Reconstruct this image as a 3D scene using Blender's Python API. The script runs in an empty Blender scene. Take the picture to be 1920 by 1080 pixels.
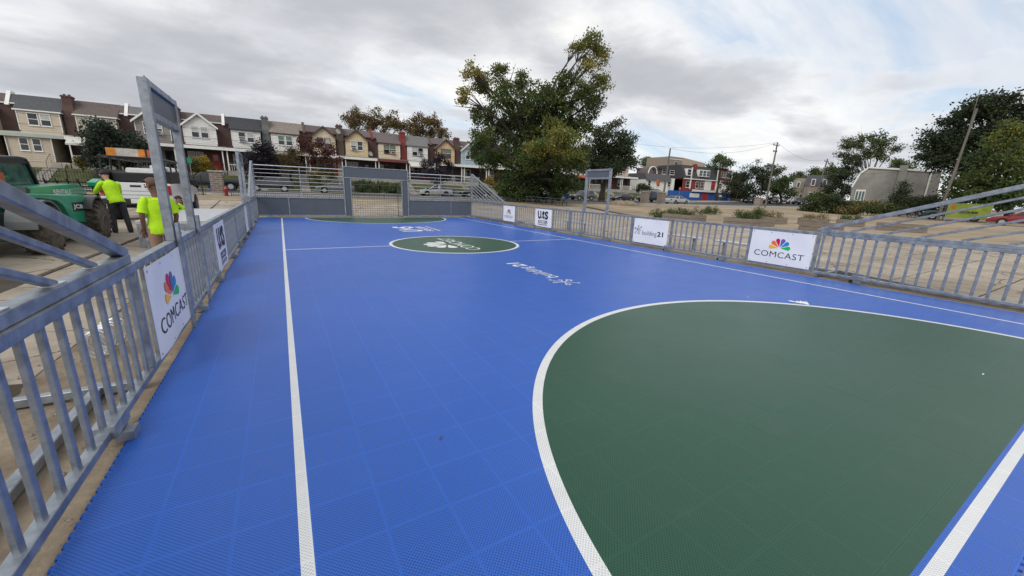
import bpy, bmesh, math, random
import numpy as np
from mathutils import Vector, Matrix
R_ = math.radians
scene = bpy.context.scene
# ------------------------------------------------------------------ camera
F_PX, YAW, PITCH, ROLL, CAMH = 720.4, 0.5382, 0.2435, 0.0362, 1.78
def cam_axes():
    cy, sy, cp, sp = math.cos(YAW), math.sin(YAW), math.cos(PITCH), math.sin(PITCH)
    fw = Vector((sy*cp, cy*cp, -sp)); rt = Vector((cy, -sy, 0)); up = rt.cross(fw)
    c, s = math.cos(ROLL), math.sin(ROLL)
    return c*rt+s*up, -s*rt+c*up, fw
CR, CU, CF = cam_axes()
CAM = Vector((0, 0, CAMH))
cd = bpy.data.cameras.new('camera'); cam = bpy.data.objects.new('camera', cd)
scene.collection.objects.link(cam)
cd.sensor_width = 36; cd.lens = F_PX/1920*36; cd.clip_end = 3000; cd.clip_start = .05
cam.matrix_world = Matrix(((CR.x, CU.x, -CF.x, 0), (CR.y, CU.y, -CF.y, 0), (CR.z, CU.z, -CF.z, CAMH), (0, 0, 0, 1)))
scene.camera = cam
# ------------------------------------------------------------------ world: clouded sky
SUN_AZ, SUN_EL = R_(-128), R_(40)          # azimuth from +Y towards +X
w = bpy.data.worlds.new('World'); scene.world = w; w.use_nodes = True
nt = w.node_tree; nt.nodes.clear(); N = nt.nodes.new; LK = nt.links.new
def wmath(op, a, b=None, c=None, clamp=False):
    n = N('ShaderNodeMath'); n.operation = op; n.use_clamp = clamp
    for i, q in enumerate((a, b, c)):
        if q is None: continue
        if isinstance(q, (int, float)): n.inputs[i].default_value = q
        else: LK(q, n.inputs[i])
    return n.outputs[0]
def wramp(fac, stops):
    n = N('ShaderNodeValToRGB'); LK(fac, n.inputs[0]); e = n.color_ramp.elements
    while len(e) > 1: e.remove(e[-1])
    e[0].position = stops[0][0]; e[0].color = (*stops[0][1], 1)
    for p, c in stops[1:]:
        q = e.new(p); q.color = (*c, 1)
    return n.outputs[0]
def wmix(f, a, b, blend='MIX'):
    n = N('ShaderNodeMix'); n.data_type = 'RGBA'; n.blend_type = blend
    for i, q in ((0, f), (6, a), (7, b)):
        if isinstance(q, (int, float)): n.inputs[i].default_value = q
        elif isinstance(q, tuple): n.inputs[i].default_value = (*q, 1)
        else: LK(q, n.inputs[i])
    return n.outputs[2]
sky = N('ShaderNodeTexSky'); sky.sky_type = 'NISHITA'; sky.sun_disc = False
sky.sun_elevation = SUN_EL; sky.sun_rotation = SUN_AZ; sky.altitude = 20; sky.air_density = 1; sky.dust_density = 1.6; sky.ozone_density = 1
tc = N('ShaderNodeTexCoord'); sep = N('ShaderNodeSeparateXYZ'); LK(tc.outputs['Generated'], sep.inputs[0])
zc = wmath('MAXIMUM', sep.outputs[2], 0.0); den = wmath('ADD', zc, 0.13)
cx_, cy_ = wmath('DIVIDE', sep.outputs[0], den), wmath('DIVIDE', sep.outputs[1], den)
comb = N('ShaderNodeCombineXYZ'); LK(cx_, comb.inputs[0]); LK(cy_, comb.inputs[1])
def wnoise(scale, loc, sx=1, sy=1, rot=0, detail=6, rough=.55, dist=.3):
    m = N('ShaderNodeMapping'); LK(comb.outputs[0], m.inputs[0]); m.inputs['Location'].default_value = (loc[0], loc[1], 0)
    m.inputs['Rotation'].default_value = (0, 0, rot); m.inputs['Scale'].default_value = (sx, sy, 1)
    n = N('ShaderNodeTexNoise'); LK(m.outputs[0], n.inputs['Vector']); n.inputs['Scale'].default_value = scale
    n.inputs['Detail'].default_value = detail; n.inputs['Roughness'].default_value = rough; n.inputs['Distortion'].default_value = dist
    return n.outputs['Fac']
veil = wnoise(.34, (3.1, 1.7), .8, 2.0, R_(-24), 6, .62, .7)         # high thin streaks
tone = wnoise(.6, (1.4, 6.1), 1, 1.9, R_(-20), 7, .6, .5)
big = wnoise(.26, (3.3, 7.7), 1, 1.2, R_(-25), 2, .5, .0)            # where the lower cloud gathers
cov = wmath('ADD', wmath('MULTIPLY', wnoise(.62, (4.9, 3.4), 1, 1.15, R_(-20), 9, .56, .15), .6), wmath('MULTIPLY', big, .55))
veil_f = wramp(wmath('ADD', veil, wmath('MULTIPLY', zc, .17)), [(.40, (.2,)*3), (.50, (.75,)*3), (.60, (1,)*3)])
blue = wmix(.55, sky.outputs[0], (3.9, 5.5, 7.4))
veil_c = wramp(tone, [(.28, (5.3, 5.5, 5.95)), (.42, (6.4, 6.5, 6.75)), (.53, (7.5, 7.5, 7.45)), (.68, (8.8, 8.55, 8.1))])
base = wmix(veil_f, blue, veil_c)
cov_f = wramp(cov, [(.565, (0,)*3), (.59, (.6,)*3), (.64, (.97,)*3)])
cloud_c = wramp(cov, [(.565, (7.6, 7.5, 7.4)), (.605, (5.4, 5.5, 5.8)), (.67, (4.1, 4.25, 4.55)), (.74, (3.5, 3.65, 3.95))])
allc = wmix(cov_f, base, cloud_c)
bg = N('ShaderNodeBackground'); LK(allc, bg.inputs[0]); bg.inputs[1].default_value = .115
wo = N('ShaderNodeOutputWorld'); LK(bg.outputs[0], wo.inputs[0])
# ------------------------------------------------------------------ sun behind thin cloud
sl = bpy.data.lights.new('sun', 'SUN'); sun = bpy.data.objects.new('sun', sl); scene.collection.objects.link(sun)
sl.energy = 1.5; sl.angle = R_(32); sl.color = (1, .95, .88)
sdir = Vector((math.sin(SUN_AZ)*math.cos(SUN_EL), math.cos(SUN_AZ)*math.cos(SUN_EL), math.sin(SUN_EL)))
sun.rotation_euler = sdir.to_track_quat('Z', 'Y').to_euler(); sun.location = (-30, 0, 40)
vs = scene.view_settings; vs.view_transform = 'Standard'; vs.look = 'None'; vs.exposure = .2; vs.gamma = 1; vs.use_curve_mapping = False
# ------------------------------------------------------------------ helpers: photo pixel -> direction, and a surface it meets
def ray(px, py):
    return (CR*((px-960)/F_PX) - CU*((py-540)/F_PX) + CF).normalized()
def atz(px, py, z=0): d = ray(px, py); return CAM + d*((z-CAMH)/d.z)
def aty(px, py, Y): d = ray(px, py); return CAM + d*(Y/d.y)
def atx(px, py, X): d = ray(px, py); return CAM + d*(X/d.x)
def atd(px, py, D): d = ray(px, py); return CAM + d*(D/math.hypot(d.x, d.y))
def sstep(a, b, t): t = min(1, max(0, (t-a)/(b-a))); return t*t*(3-2*t)
def gz(x, y):
    """height of the ground"""
    z = .72*sstep(25, 38, y) + .16*sstep(38, 56, y)
    z += .2*sstep(1.6, 4.6, -x)*(1-sstep(25, 38, y))
    z += .8*sstep(70, 115, x)*sstep(34, 60, y)
    z += .3*sstep(34, 60, x)*(1-sstep(20, 38, y))
    return z
C = scene.collection.objects
ORG = {}
def tag(o, label=None, cat=None, group=None, kind=None):
    if label: o['label'] = label
    if cat: o['category'] = cat
    if group: o['group'] = group
    if kind: o['kind'] = kind
    return o
def thing(name, label, cat, loc=(0, 0, 0), rz=0, group=None):
    o = bpy.data.objects.new(name, None); C.link(o); o.location = loc; o.rotation_euler = (0, 0, rz)
    o.empty_display_size = .2
    return tag(o, label, cat, group)
def world(o):
    """parts of this thing are given in world coordinates"""
    ORG[o] = Vector(o.location); return o
class MB:
    def __init__(s): s.v = []; s.f = []; s.m = []; s.cur = 0
    def add(s, vs, fs):
        b = len(s.v); s.v += [tuple(q) for q in vs]
        for f in fs: s.f.append(tuple(i+b for i in f)); s.m.append(s.cur)
        return s
    def box(s, c, d, rz=0, tilt=None):
        x, y, z = d[0]/2, d[1]/2, d[2]/2
        P = [Vector((a*x, b*y, e*z)) for e in (-1, 1) for b in (-1, 1) for a in (-1, 1)]
        M = Matrix.Rotation(rz, 3, 'Z')
        if tilt: M = M @ Matrix.Rotation(tilt[0], 3, tilt[1])
        return s.add([M@p+Vector(c) for p in P], [(0, 2, 3, 1), (4, 5, 7, 6), (0, 1, 5, 4), (1, 3, 7, 5), (3, 2, 6, 7), (2, 0, 4, 6)])
    def bb(s, x0, x1, y0, y1, z0, z1): return s.box(((x0+x1)/2, (y0+y1)/2, (z0+z1)/2), (abs(x1-x0), abs(y1-y0), abs(z1-z0)))
    def beam(s, a, b, wd, ht=None, up=(0, 0, 1), bev=0):
        """square bar from a to b, chamfered when bev > 0"""
        a, b = Vector(a), Vector(b); ht = ht or wd; d = (b-a).normalized(); u = Vector(up)
        if abs(d.dot(u)) > .98: u = Vector((1, 0, 0))
        r = d.cross(u).normalized(); u = r.cross(d); x, y = wd/2, ht/2
        if bev: pr = [(-x+bev, -y), (x-bev, -y), (x, -y+bev), (x, y-bev), (x-bev, y), (-x+bev, y), (-x, y-bev), (-x, -y+bev)]
        else: pr = [(-x, -y), (x, -y), (x, y), (-x, y)]
        n = len(pr); vs = [p+r*i+u*j for p in (a, b) for i, j in pr]
        return s.add(vs, [(i, (i+1) % n, n+(i+1) % n, n+i) for i in range(n)]+[tuple(range(n))[::-1], tuple(range(n, 2*n))])
    def tube(s, pts, rs, n=8, cap=True):
        pts = [Vector(p) for p in pts]
        if isinstance(rs, (int, float)): rs = [rs]*len(pts)
        b = len(s.v); u = None
        for i, p in enumerate(pts):
            d = (pts[min(i+1, len(pts)-1)]-pts[max(i-1, 0)]).normalized()
            if u is None: u = d.cross(Vector((0, 0, 1)) if abs(d.z) < .9 else Vector((1, 0, 0))).normalized()
            else:
                u = (u-d*u.dot(d)).normalized()
            q = d.cross(u)
            for k in range(n):
                t = 2*math.pi*k/n; s.v.append(tuple(p+(u*math.cos(t)+q*math.sin(t))*rs[i]))
        for i in range(len(pts)-1):
            for k in range(n):
                s.f.append((b+i*n+k, b+i*n+(k+1) % n, b+(i+1)*n+(k+1) % n, b+(i+1)*n+k)); s.m.append(s.cur)
        if cap:
            s.f.append(tuple(b+k for k in range(n))[::-1]); s.m.append(s.cur)
            e = b+(len(pts)-1)*n; s.f.append(tuple(e+k for k in range(n))); s.m.append(s.cur)
        return s
    def prism(s, poly, d):
        """polygon (3D points) pushed along vector d"""
        n = len(poly); P = [Vector(p) for p in poly]; d = Vector(d)
        return s.add(P+[p+d for p in P], [tuple(range(n))[::-1], tuple(range(n, 2*n))]+[(i, (i+1) % n, n+(i+1) % n, n+i) for i in range(n)])
    def face(s, *P): return s.add(P, [tuple(range(len(P)))])
    def lathe(s, prof, c=(0, 0, 0), n=16, axis='Z'):
        c = Vector(c); vs = []
        for r, z in prof:
            for k in range(n):
                t = 2*math.pi*k/n; p = (r*math.cos(t), r*math.sin(t), z)
                if axis == 'X': p = (z, p[0], p[1])
                elif axis == 'Y': p = (p[0], z, p[1])
                vs.append(Vector(p)+c)
        m = len(prof)
        fs = [(i*n+k, i*n+(k+1) % n, (i+1)*n+(k+1) % n, (i+1)*n+k) for i in range(m-1) for k in range(n)]
        fs += [tuple(range(n))[::-1], tuple((m-1)*n+k for k in range(n))]
        return s.add(vs, fs)
    def ball(s, c, r, n=10, m=7):
        if isinstance(r, (int, float)): r = (r, r, r)
        vs = [(c[0], c[1], c[2]-r[2])]
        for i in range(1, m):
            t = math.pi*i/m-math.pi/2
            for k in range(n):
                a = 2*math.pi*k/n; vs.append((c[0]+r[0]*math.cos(t)*math.cos(a), c[1]+r[1]*math.cos(t)*math.sin(a), c[2]+r[2]*math.sin(t)))
        vs.append((c[0], c[1], c[2]+r[2])); e = len(vs)-1
        fs = [(0, 1+(k+1) % n, 1+k) for k in range(n)]+[(e, e-n+k, e-n+(k+1) % n) for k in range(n)]
        fs += [(1+i*n+k, 1+i*n+(k+1) % n, 1+(i+1)*n+(k+1) % n, 1+(i+1)*n+k) for i in range(m-2) for k in range(n)]
        return s.add(vs, fs)
    def build(s, name, mat, parent=None, smooth=False, bevel=0, kind=None, label=None):
        me = bpy.data.meshes.new(name); o = Vector((0, 0, 0))
        if parent is not None and parent in ORG: o = ORG[parent]
        me.from_pydata([tuple(Vector(q)-o) for q in s.v], [], s.f)
        mats = mat if isinstance(mat, (list, tuple)) else [mat]
        for q in mats: me.materials.append(M[q])
        if len(mats) > 1: me.polygons.foreach_set('material_index', s.m)
        bm = bmesh.new(); bm.from_mesh(me); bmesh.ops.recalc_face_normals(bm, faces=bm.faces)
        if bevel: bmesh.ops.bevel(bm, geom=[e for e in bm.edges if e.is_manifold and e.calc_face_angle(0) > .5], offset=bevel, segments=2, affect='EDGES', profile=.6)
        bm.to_mesh(me); bm.free()
        if smooth:
            me.polygons.foreach_set('use_smooth', [True]*len(me.polygons))
            try: me.set_sharp_from_angle(angle=R_(38))
            except Exception: pass
        ob = bpy.data.objects.new(name, me); C.link(ob)
        if parent is not None:
            ob.parent = parent
            if parent in ORG: ORG[ob] = ORG[parent]
        if kind: ob['kind'] = kind
        if label: ob['label'] = label
        return ob
def one(fn, *a, **k):
    m = MB(); getattr(m, fn)(*a, **k); return m
def kids(o): return [c for c in scene.collection.objects if c.parent is o]
def copy_tree(o, parent=None):
    c = o.copy(); C.link(c); c.parent = parent
    for ch in o.children: copy_tree(ch, c)
    return c
# ------------------------------------------------------------------ materials
M = {}
def mat(name, col, rough=.6, metal=0., var=.12, vscale=6., bump=0., bscale=40., col2=None, spec=.5, coords='Object', detail=4, coat=0, alpha=None, transm=0, ior=1.45, stretch=None):
    m = bpy.data.materials.new(name); m.use_nodes = True; t = m.node_tree; b = t.nodes['Principled BSDF']
    b.inputs['Roughness'].default_value = rough; b.inputs['Metallic'].default_value = metal
    b.inputs['Specular IOR Level'].default_value = spec; b.inputs['IOR'].default_value = ior
    if coat: b.inputs['Coat Weight'].default_value = coat; b.inputs['Coat Roughness'].default_value = .08
    if transm: b.inputs['Transmission Weight'].default_value = transm
    if alpha is not None: b.inputs['Alpha'].default_value = alpha
    tcn = t.nodes.new('ShaderNodeTexCoord'); vec = tcn.outputs['Object']
    if coords == 'World':
        g = t.nodes.new('ShaderNodeNewGeometry'); vec = g.outputs['Position']
    if stretch:
        mp = t.nodes.new('ShaderNodeMapping'); mp.inputs['Scale'].default_value = stretch; t.links.new(vec, mp.inputs[0]); vec = mp.outputs[0]
    if var or col2:
        n = t.nodes.new('ShaderNodeTexNoise'); n.inputs['Scale'].default_value = vscale; n.inputs['Detail'].default_value = detail; n.inputs['Roughness'].default_value = .65
        t.links.new(vec, n.inputs['Vector'])
        r = t.nodes.new('ShaderNodeValToRGB'); t.links.new(n.outputs['Fac'], r.inputs[0])
        c2 = col2 or tuple(min(1, q*(1+var)) for q in col); c1 = col if col2 else tuple(q*(1-var) for q in col)
        r.color_ramp.elements[0].position = .34; r.color_ramp.elements[1].position = .66
        r.color_ramp.elements[0].color = (*c1, 1); r.color_ramp.elements[1].color = (*c2, 1)
        t.links.new(r.outputs[0], b.inputs['Base Color'])
        rr = t.nodes.new('ShaderNodeMapRange'); t.links.new(n.outputs['Fac'], rr.inputs[0])
        rr.inputs[3].default_value = max(.02, rough-.08); rr.inputs[4].default_value = min(1, rough+.1); t.links.new(rr.outputs[0], b.inputs['Roughness'])
    else: b.inputs['Base Color'].default_value = (*col, 1)
    if bump:
        n2 = t.nodes.new('ShaderNodeTexNoise'); n2.inputs['Scale'].default_value = bscale; n2.inputs['Detail'].default_value = 5
        t.links.new(vec, n2.inputs['Vector'])
        bp = t.nodes.new('ShaderNodeBump'); bp.inputs['Strength'].default_value = bump; bp.inputs['Distance'].default_value = .02
        t.links.new(n2.outputs['Fac'], bp.inputs['Height']); t.links.new(bp.outputs[0], b.inputs['Normal'])
    M[name] = m; return m
mat('galv', (.31, .34, .38), .44, .75, .3, 7, .08, 24, detail=8)
mat('galv_bright', (.62, .64, .66), .38, .8, .15, 7, .05, 30)
mat('galv_dark', (.10, .11, .13), .5, .5, .2, 9)
mat('panel_grey', (.088, .102, .128), .42, .0, .06, 2)
mat('banner', (.78, .79, .84), .32, 0, .02, 1.2, .12, 1.3)
mat('ink_dark', (.012, .014, .03), .5, 0, 0)
for n_, c_ in dict(p_yellow=(.9, .47, .01), p_orange=(.85, .16, .015), p_red=(.6, .0, .07), p_purple=(.13, .115, .4), p_blue=(.0, .25, .62), p_green=(.005, .44, .07), p_pink=(.65, .25, .3)).items(): mat(n_, c_, .4, 0, 0)
mat('white_paint', (.74, .74, .72), .55, 0, .05, 3)
mat('concrete', (.25, .21, .165), .85, 0, .0, .55, .25, 22, col2=(.42, .365, .295), coords='World', detail=10)
def stain(name, sc, lo, hi, col, amt, crack=0):
    t = M[name].node_tree; b = t.nodes['Principled BSDF']; src = b.inputs['Base Color'].links[0].from_socket; g = t.nodes.new('ShaderNodeNewGeometry')
    n = t.nodes.new('ShaderNodeTexNoise'); n.inputs['Scale'].default_value = sc; n.inputs['Detail'].default_value = 9; n.inputs['Roughness'].default_value = .7; t.links.new(g.outputs['Position'], n.inputs['Vector'])
    r = t.nodes.new('ShaderNodeMapRange'); t.links.new(n.outputs['Fac'], r.inputs[0]); r.inputs[1].default_value = lo; r.inputs[2].default_value = hi; r.inputs[4].default_value = amt
    m = t.nodes.new('ShaderNodeMix'); m.data_type = 'RGBA'; t.links.new(r.outputs[0], m.inputs[0]); t.links.new(src, m.inputs[6]); m.inputs[7].default_value = (*col, 1); out = m.outputs[2]
    if crack:
        v = t.nodes.new('ShaderNodeTexVoronoi'); v.feature = 'DISTANCE_TO_EDGE'; v.inputs['Scale'].default_value = crack; dn = t.nodes.new('ShaderNodeVectorMath'); dn.operation = 'MULTIPLY_ADD'; t.links.new(n.outputs['Color'], dn.inputs[0]); dn.inputs[1].default_value = (.9, .9, .9); t.links.new(g.outputs['Position'], dn.inputs[2]); t.links.new(dn.outputs[0], v.inputs['Vector'])
        c = t.nodes.new('ShaderNodeMath'); c.operation = 'LESS_THAN'; t.links.new(v.outputs['Distance'], c.inputs[0]); c.inputs[1].default_value = .006; m2 = t.nodes.new('ShaderNodeMix'); m2.data_type = 'RGBA'; t.links.new(c.outputs[0], m2.inputs[0]); t.links.new(out, m2.inputs[6]); m2.inputs[7].default_value = (.07, .055, .04, 1); out = m2.outputs[2]
    t.links.new(out, b.inputs['Base Color'])
stain('concrete', .7, .52, .72, (.14, .105, .07), .75, .42)
mat('kerb_concrete', (.34, .32, .29), .85, 0, .1, 1, .2, 12, coords='World')
mat('dirt', (.155, .12, .085), .95, 0, 0, 2.3, .6, 26, col2=(.29, .235, .17), coords='World', detail=9)
mat('joint_soil', (.05, .04, .03), .95, 0, .3, 3)
mat('ground_soil', (.22, .165, .105), .95, 0, 0, .16, .4, 9, col2=(.37, .30, .205), coords='World', detail=9)
stain('ground_soil', .35, .5, .7, (.13, .095, .06), .6)
mat('asphalt', (.055, .055, .058), .85, 0, .25, .5, .3, 30, coords='World')
mat('grass', (.035, .055, .015), .9, 0, 0, 1.2, .6, 14, col2=(.10, .10, .035), coords='World', detail=8)
mat('white_siding', (.70, .70, .67), .6, 0, .06, 1.5)
mat('black_paint', (.012, .012, .014), .45, 0, .2, 5)
mat('rubber', (.022, .021, .02), .85, 0, .3, 8, .3, 30)
mat('mud_rubber', (.03, .027, .024), .9, 0, 0, 7, .4, 18, col2=(.12, .095, .07))
mat('glass_dark', (.018, .022, .028), .06, 0, .2, 2, spec=.8)
mat('glass_tint', (.05, .11, .095), .05, 0, .3, 3, spec=.8)
mat('chrome', (.6, .61, .62), .2, 1, 0)
mat('lamp_red', (.35, .012, .015), .2, 0, 0, coat=.5)
mat('lamp_clear', (.6, .62, .62), .12, .2, 0, coat=.5)
mat('wood_old', (.15, .12, .095), .85, 0, 0, 3, .4, 9, col2=(.27, .225, .185), stretch=(1, 1, 9), detail=7)
mat('bark', (.045, .036, .028), .95, 0, .35, 3, .7, 9, stretch=(1, 1, .25))
mat('pole_wood', (.15, .135, .12), .9, 0, .25, 4, .3, 12, stretch=(1, 1, .1))
mat('wire', (.02, .02, .022), .6, 0, 0)
# court tile: injection-moulded grid; the painted areas and lines are set by position on the court
XL, XR, Y0, LH, RC, RD = -.05, 10.02, .235, 11.955, 2.11, 3.91
CXC, YM, Y1 = (XL+XR)/2, Y0+LH, Y0+2*LH
def court_mat(name, base=None):
    m = bpy.data.materials.new(name); m.use_nodes = True; t = m.node_tree; b = t.nodes['Principled BSDF']
    def mt(op, a, bb=None, c=None):
        n = t.nodes.new('ShaderNodeMath'); n.operation = op
        for i, q in enumerate((a, bb, c)):
            if q is None: continue
            if isinstance(q, (int, float)): n.inputs[i].default_value = q
            else: t.links.new(q, n.inputs[i])
        return n.outputs[0]
    def mix(f, a, bb):
        n = t.nodes.new('ShaderNodeMix'); n.data_type = 'RGBA'
        for i, q in ((0, f), (6, a), (7, bb)):
            if isinstance(q, (int, float)): n.inputs[i].default_value = q
            elif isinstance(q, tuple): n.inputs[i].default_value = (*q, 1)
            else: t.links.new(q, n.inputs[i])
        return n.outputs[2]
    g = t.nodes.new('ShaderNodeNewGeometry'); sp = t.nodes.new('ShaderNodeSeparateXYZ'); t.links.new(g.outputs['Position'], sp.inputs[0])
    X, Y = sp.outputs[0], sp.outputs[1]
    near = lambda v, c, h: mt('LESS_THAN', mt('ABSOLUTE', mt('SUBTRACT', v, c)), h)
    def dist(cx, cy): return mt('SQRT', mt('ADD', mt('POWER', mt('SUBTRACT', X, cx), 2), mt('POWER', mt('SUBTRACT', Y, cy), 2)))
    d0, d1, dm = dist(CXC, Y0), dist(CXC, Y1), dist(CXC, YM)
    inY0, inY1 = mt('GREATER_THAN', Y, Y0), mt('LESS_THAN', Y, Y1)
    inX = mt('MULTIPLY', mt('GREATER_THAN', X, XL), mt('LESS_THAN', X, XR)); inY = mt('MULTIPLY', inY0, inY1)
    gD0 = mt('MULTIPLY', mt('LESS_THAN', d0, RD), mt('GREATER_THAN', Y, Y0+.032)); gD1 = mt('MULTIPLY', mt('LESS_THAN', d1, RD), mt('LESS_THAN', Y, Y1-.032))
    green = mt('MAXIMUM', mt('MAXIMUM', gD0, gD1), mt('LESS_THAN', dm, RC))
    lines = [mt('MULTIPLY', near(X, XL, .03), inY), mt('MULTIPLY', near(X, XR, .03), inY), mt('MULTIPLY', near(Y, Y0-.022, .03), inX), mt('MULTIPLY', near(Y, Y1+.022, .03), inX),
             mt('MULTIPLY', mt('MULTIPLY', near(Y, YM, .03), inX), mt('GREATER_THAN', dm, RC)), near(dm, RC, .05),
             mt('MULTIPLY', near(d0, RD, .043), mt('GREATER_THAN', Y, Y0-.05)), mt('MULTIPLY', near(d1, RD, .043), mt('LESS_THAN', Y, Y1+.05))]
    line = lines[0]
    for q in lines[1:]: line = mt('MAXIMUM', line, q)
    def nz(scale, det=4):
        n = t.nodes.new('ShaderNodeTexNoise'); n.inputs['Scale'].default_value = scale; n.inputs['Detail'].default_value = det; n.inputs['Roughness'].default_value = .65
        t.links.new(g.outputs['Position'], n.inputs['Vector']); return n.outputs['Fac']
    n1, n2 = nz(.9, 6), nz(7, 3)
    wn = t.nodes.new('ShaderNodeTexWhiteNoise'); wn.noise_dimensions = '2D'
    cb = t.nodes.new('ShaderNodeCombineXYZ'); t.links.new(mt('FLOOR', mt('DIVIDE', mt('ADD', X, 1.059), .346)), cb.inputs[0]); t.links.new(mt('FLOOR', mt('DIVIDE', mt('SUBTRACT', Y, .007), .345)), cb.inputs[1])
    t.links.new(cb.outputs[0], wn.inputs['Vector'])
    bl = mix(wn.outputs['Value'], (.023, .121, .53), (.025, .127, .55)); gr = mix(n1, (.011, .074, .04), (.016, .092, .052)); wh = mix(n2, (.68, .69, .69), (.8, .81, .81))
    col = mix(line, mix(green, bl, gr), wh)
    n3 = nz(2.6, 9); du = t.nodes.new('ShaderNodeMapRange'); t.links.new(n3, du.inputs[0]); du.inputs[1].default_value = .56; du.inputs[2].default_value = .74; du.inputs[4].default_value = .05
    col = mix(du.outputs[0], col, (.30, .27, .22))
    if base: col = mix(n2, base, tuple(min(1, q*1.1) for q in base))
    # fine moulded openings: alternate ovals, the shade inside them painted as darker colour
    P = .345/24
    u, v = mt('DIVIDE', mt('ADD', X, Y), P*1.414), mt('DIVIDE', mt('SUBTRACT', X, Y), P*1.414); fu, fv = mt('SUBTRACT', mt('FRACT', u), .5), mt('SUBTRACT', mt('FRACT', v), .5)
    par = mt('GREATER_THAN', mt('FRACT', mt('MULTIPLY', mt('ADD', mt('FLOOR', u), mt('FLOOR', v)), .5)), .25)
    ov = lambda a, bb: mt('LESS_THAN', mt('ADD', mt('POWER', mt('DIVIDE', a, .47), 2), mt('POWER', mt('DIVIDE', bb, .24), 2)), 1)
    hole = mt('ADD', mt('MULTIPLY', par, ov(fu, fv)), mt('MULTIPLY', mt('SUBTRACT', 1, par), ov(fv, fu)))
    tu, tv = mt('FRACT', mt('DIVIDE', mt('ADD', X, 1.059), .346)), mt('FRACT', mt('DIVIDE', mt('SUBTRACT', Y, .007), .345))
    rim = mt('MULTIPLY', mt('LESS_THAN', mt('ABSOLUTE', mt('SUBTRACT', tu, .5)), .476), mt('LESS_THAN', mt('ABSOLUTE', mt('SUBTRACT', tv, .5)), .477))
    hole = mt('MULTIPLY', hole, mt('ADD', mt('MULTIPLY', rim, .7), .3))
    dark = t.nodes.new('ShaderNodeMix'); dark.data_type = 'RGBA'; dark.blend_type = 'MULTIPLY'; t.links.new(mt('MULTIPLY', hole, mt('SUBTRACT', .72, mt('MULTIPLY', line, .35)) if not base else .15), dark.inputs[0]); t.links.new(col, dark.inputs[6]); dark.inputs[7].default_value = (.16, .2, .26, 1)
    t.links.new(dark.outputs[2], b.inputs['Base Color'])
    ro = t.nodes.new('ShaderNodeMapRange'); t.links.new(n1, ro.inputs[0]); ro.inputs[3].default_value = .28; ro.inputs[4].default_value = .46; t.links.new(ro.outputs[0], b.inputs['Roughness'])
    b.inputs['Specular IOR Level'].default_value = .45
    bp = t.nodes.new('ShaderNodeBump'); bp.inputs['Strength'].default_value = .25; bp.inputs['Distance'].default_value = .004; bp.invert = True
    t.links.new(hole, bp.inputs['Height']); t.links.new(bp.outputs[0], b.inputs['Normal'])
    M[name] = m
court_mat('court_tile'); court_mat('court_paint', (.74, .75, .75))
def brick_mat(name, c1, c2, mortar, scale=1.):
    m = bpy.data.materials.new(name); m.use_nodes = True; t = m.node_tree; b = t.nodes['Principled BSDF']; b.inputs['Roughness'].default_value = .88
    tcn = t.nodes.new('ShaderNodeTexCoord'); mp = t.nodes.new('ShaderNodeMapping'); mp.inputs['Rotation'].default_value = (R_(90), 0, 0); t.links.new(tcn.outputs['Object'], mp.inputs[0])
    br = t.nodes.new('ShaderNodeTexBrick'); t.links.new(mp.outputs[0], br.inputs[0]); br.inputs['Scale'].default_value = 1
    br.inputs['Brick Width'].default_value = .23*scale; br.inputs['Row Height'].default_value = .075*scale; br.inputs['Mortar Size'].default_value = .011*scale
    br.inputs['Color1'].default_value = (*c1, 1); br.inputs['Color2'].default_value = (*c2, 1); br.inputs['Mortar'].default_value = (*mortar, 1)
    n = t.nodes.new('ShaderNodeTexNoise'); n.inputs['Scale'].default_value = 1.3; n.inputs['Detail'].default_value = 6; t.links.new(tcn.outputs['Object'], n.inputs[0])
    mx = t.nodes.new('ShaderNodeMix'); mx.data_type = 'RGBA'; mx.blend_type = 'MULTIPLY'; mx.inputs[0].default_value = .3; t.links.new(br.outputs[0], mx.inputs[6]); t.links.new(n.outputs['Color'], mx.inputs[7])
    t.links.new(mx.outputs[2], b.inputs['Base Color']); M[name] = m
brick_mat('brick_dark', (.115, .048, .04), (.09, .042, .037), (.11, .09, .08))
brick_mat('brick_red', (.26, .035, .03), (.2, .03, .028), (.2, .06, .05))
brick_mat('brick_brown', (.13, .085, .065), (.10, .06, .05), (.14, .12, .1))
brick_mat('brick_grey', (.16, .165, .17), (.14, .145, .15), (.15, .15, .15))
brick_mat('stone_mix', (.24, .17, .14), (.15, .11, .1), (.33, .3, .27), 2.2)
def shingle(name, a, b_):
    mat(name, a, .9, 0, 0, 5, .35, 14, col2=b_, detail=8, stretch=(1, 1, 2.5))
shingle('shingle_slate', (.055, .06, .068), (.105, .11, .118)); shingle('shingle_dark', (.033, .036, .043), (.06, .064, .072))
shingle('shingle_tan', (.15, .13, .115), (.27, .235, .205)); shingle('shingle_brown', (.085, .065, .06), (.15, .125, .118)); shingle('shingle_mauve', (.10, .08, .085), (.17, .14, .142)); shingle('shingle_grey', (.12, .122, .125), (.19, .19, .19))
for n_, c_ in dict(s_beige=(.50, .425, .335), s_olive=(.42, .39, .31), s_taupe=(.25, .225, .21), s_white=(.68, .68, .66), s_cream=(.62, .54, .40), s_yellow=(.62, .50, .31), s_peach=(.62, .44, .26), s_blue=(.34, .41, .45), s_grey=(.33, .33, .32), t_brown=(.07, .045, .035), t_white=(.72, .72, .7), t_red=(.16, .045, .04), t_green=(.40, .43, .39), porch_dark=(.045, .03, .028), door_dark=(.02, .018, .02), door_red=(.3, .02, .02)).items(): mat(n_, c_, .65, 0, .07, 1.6)
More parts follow.
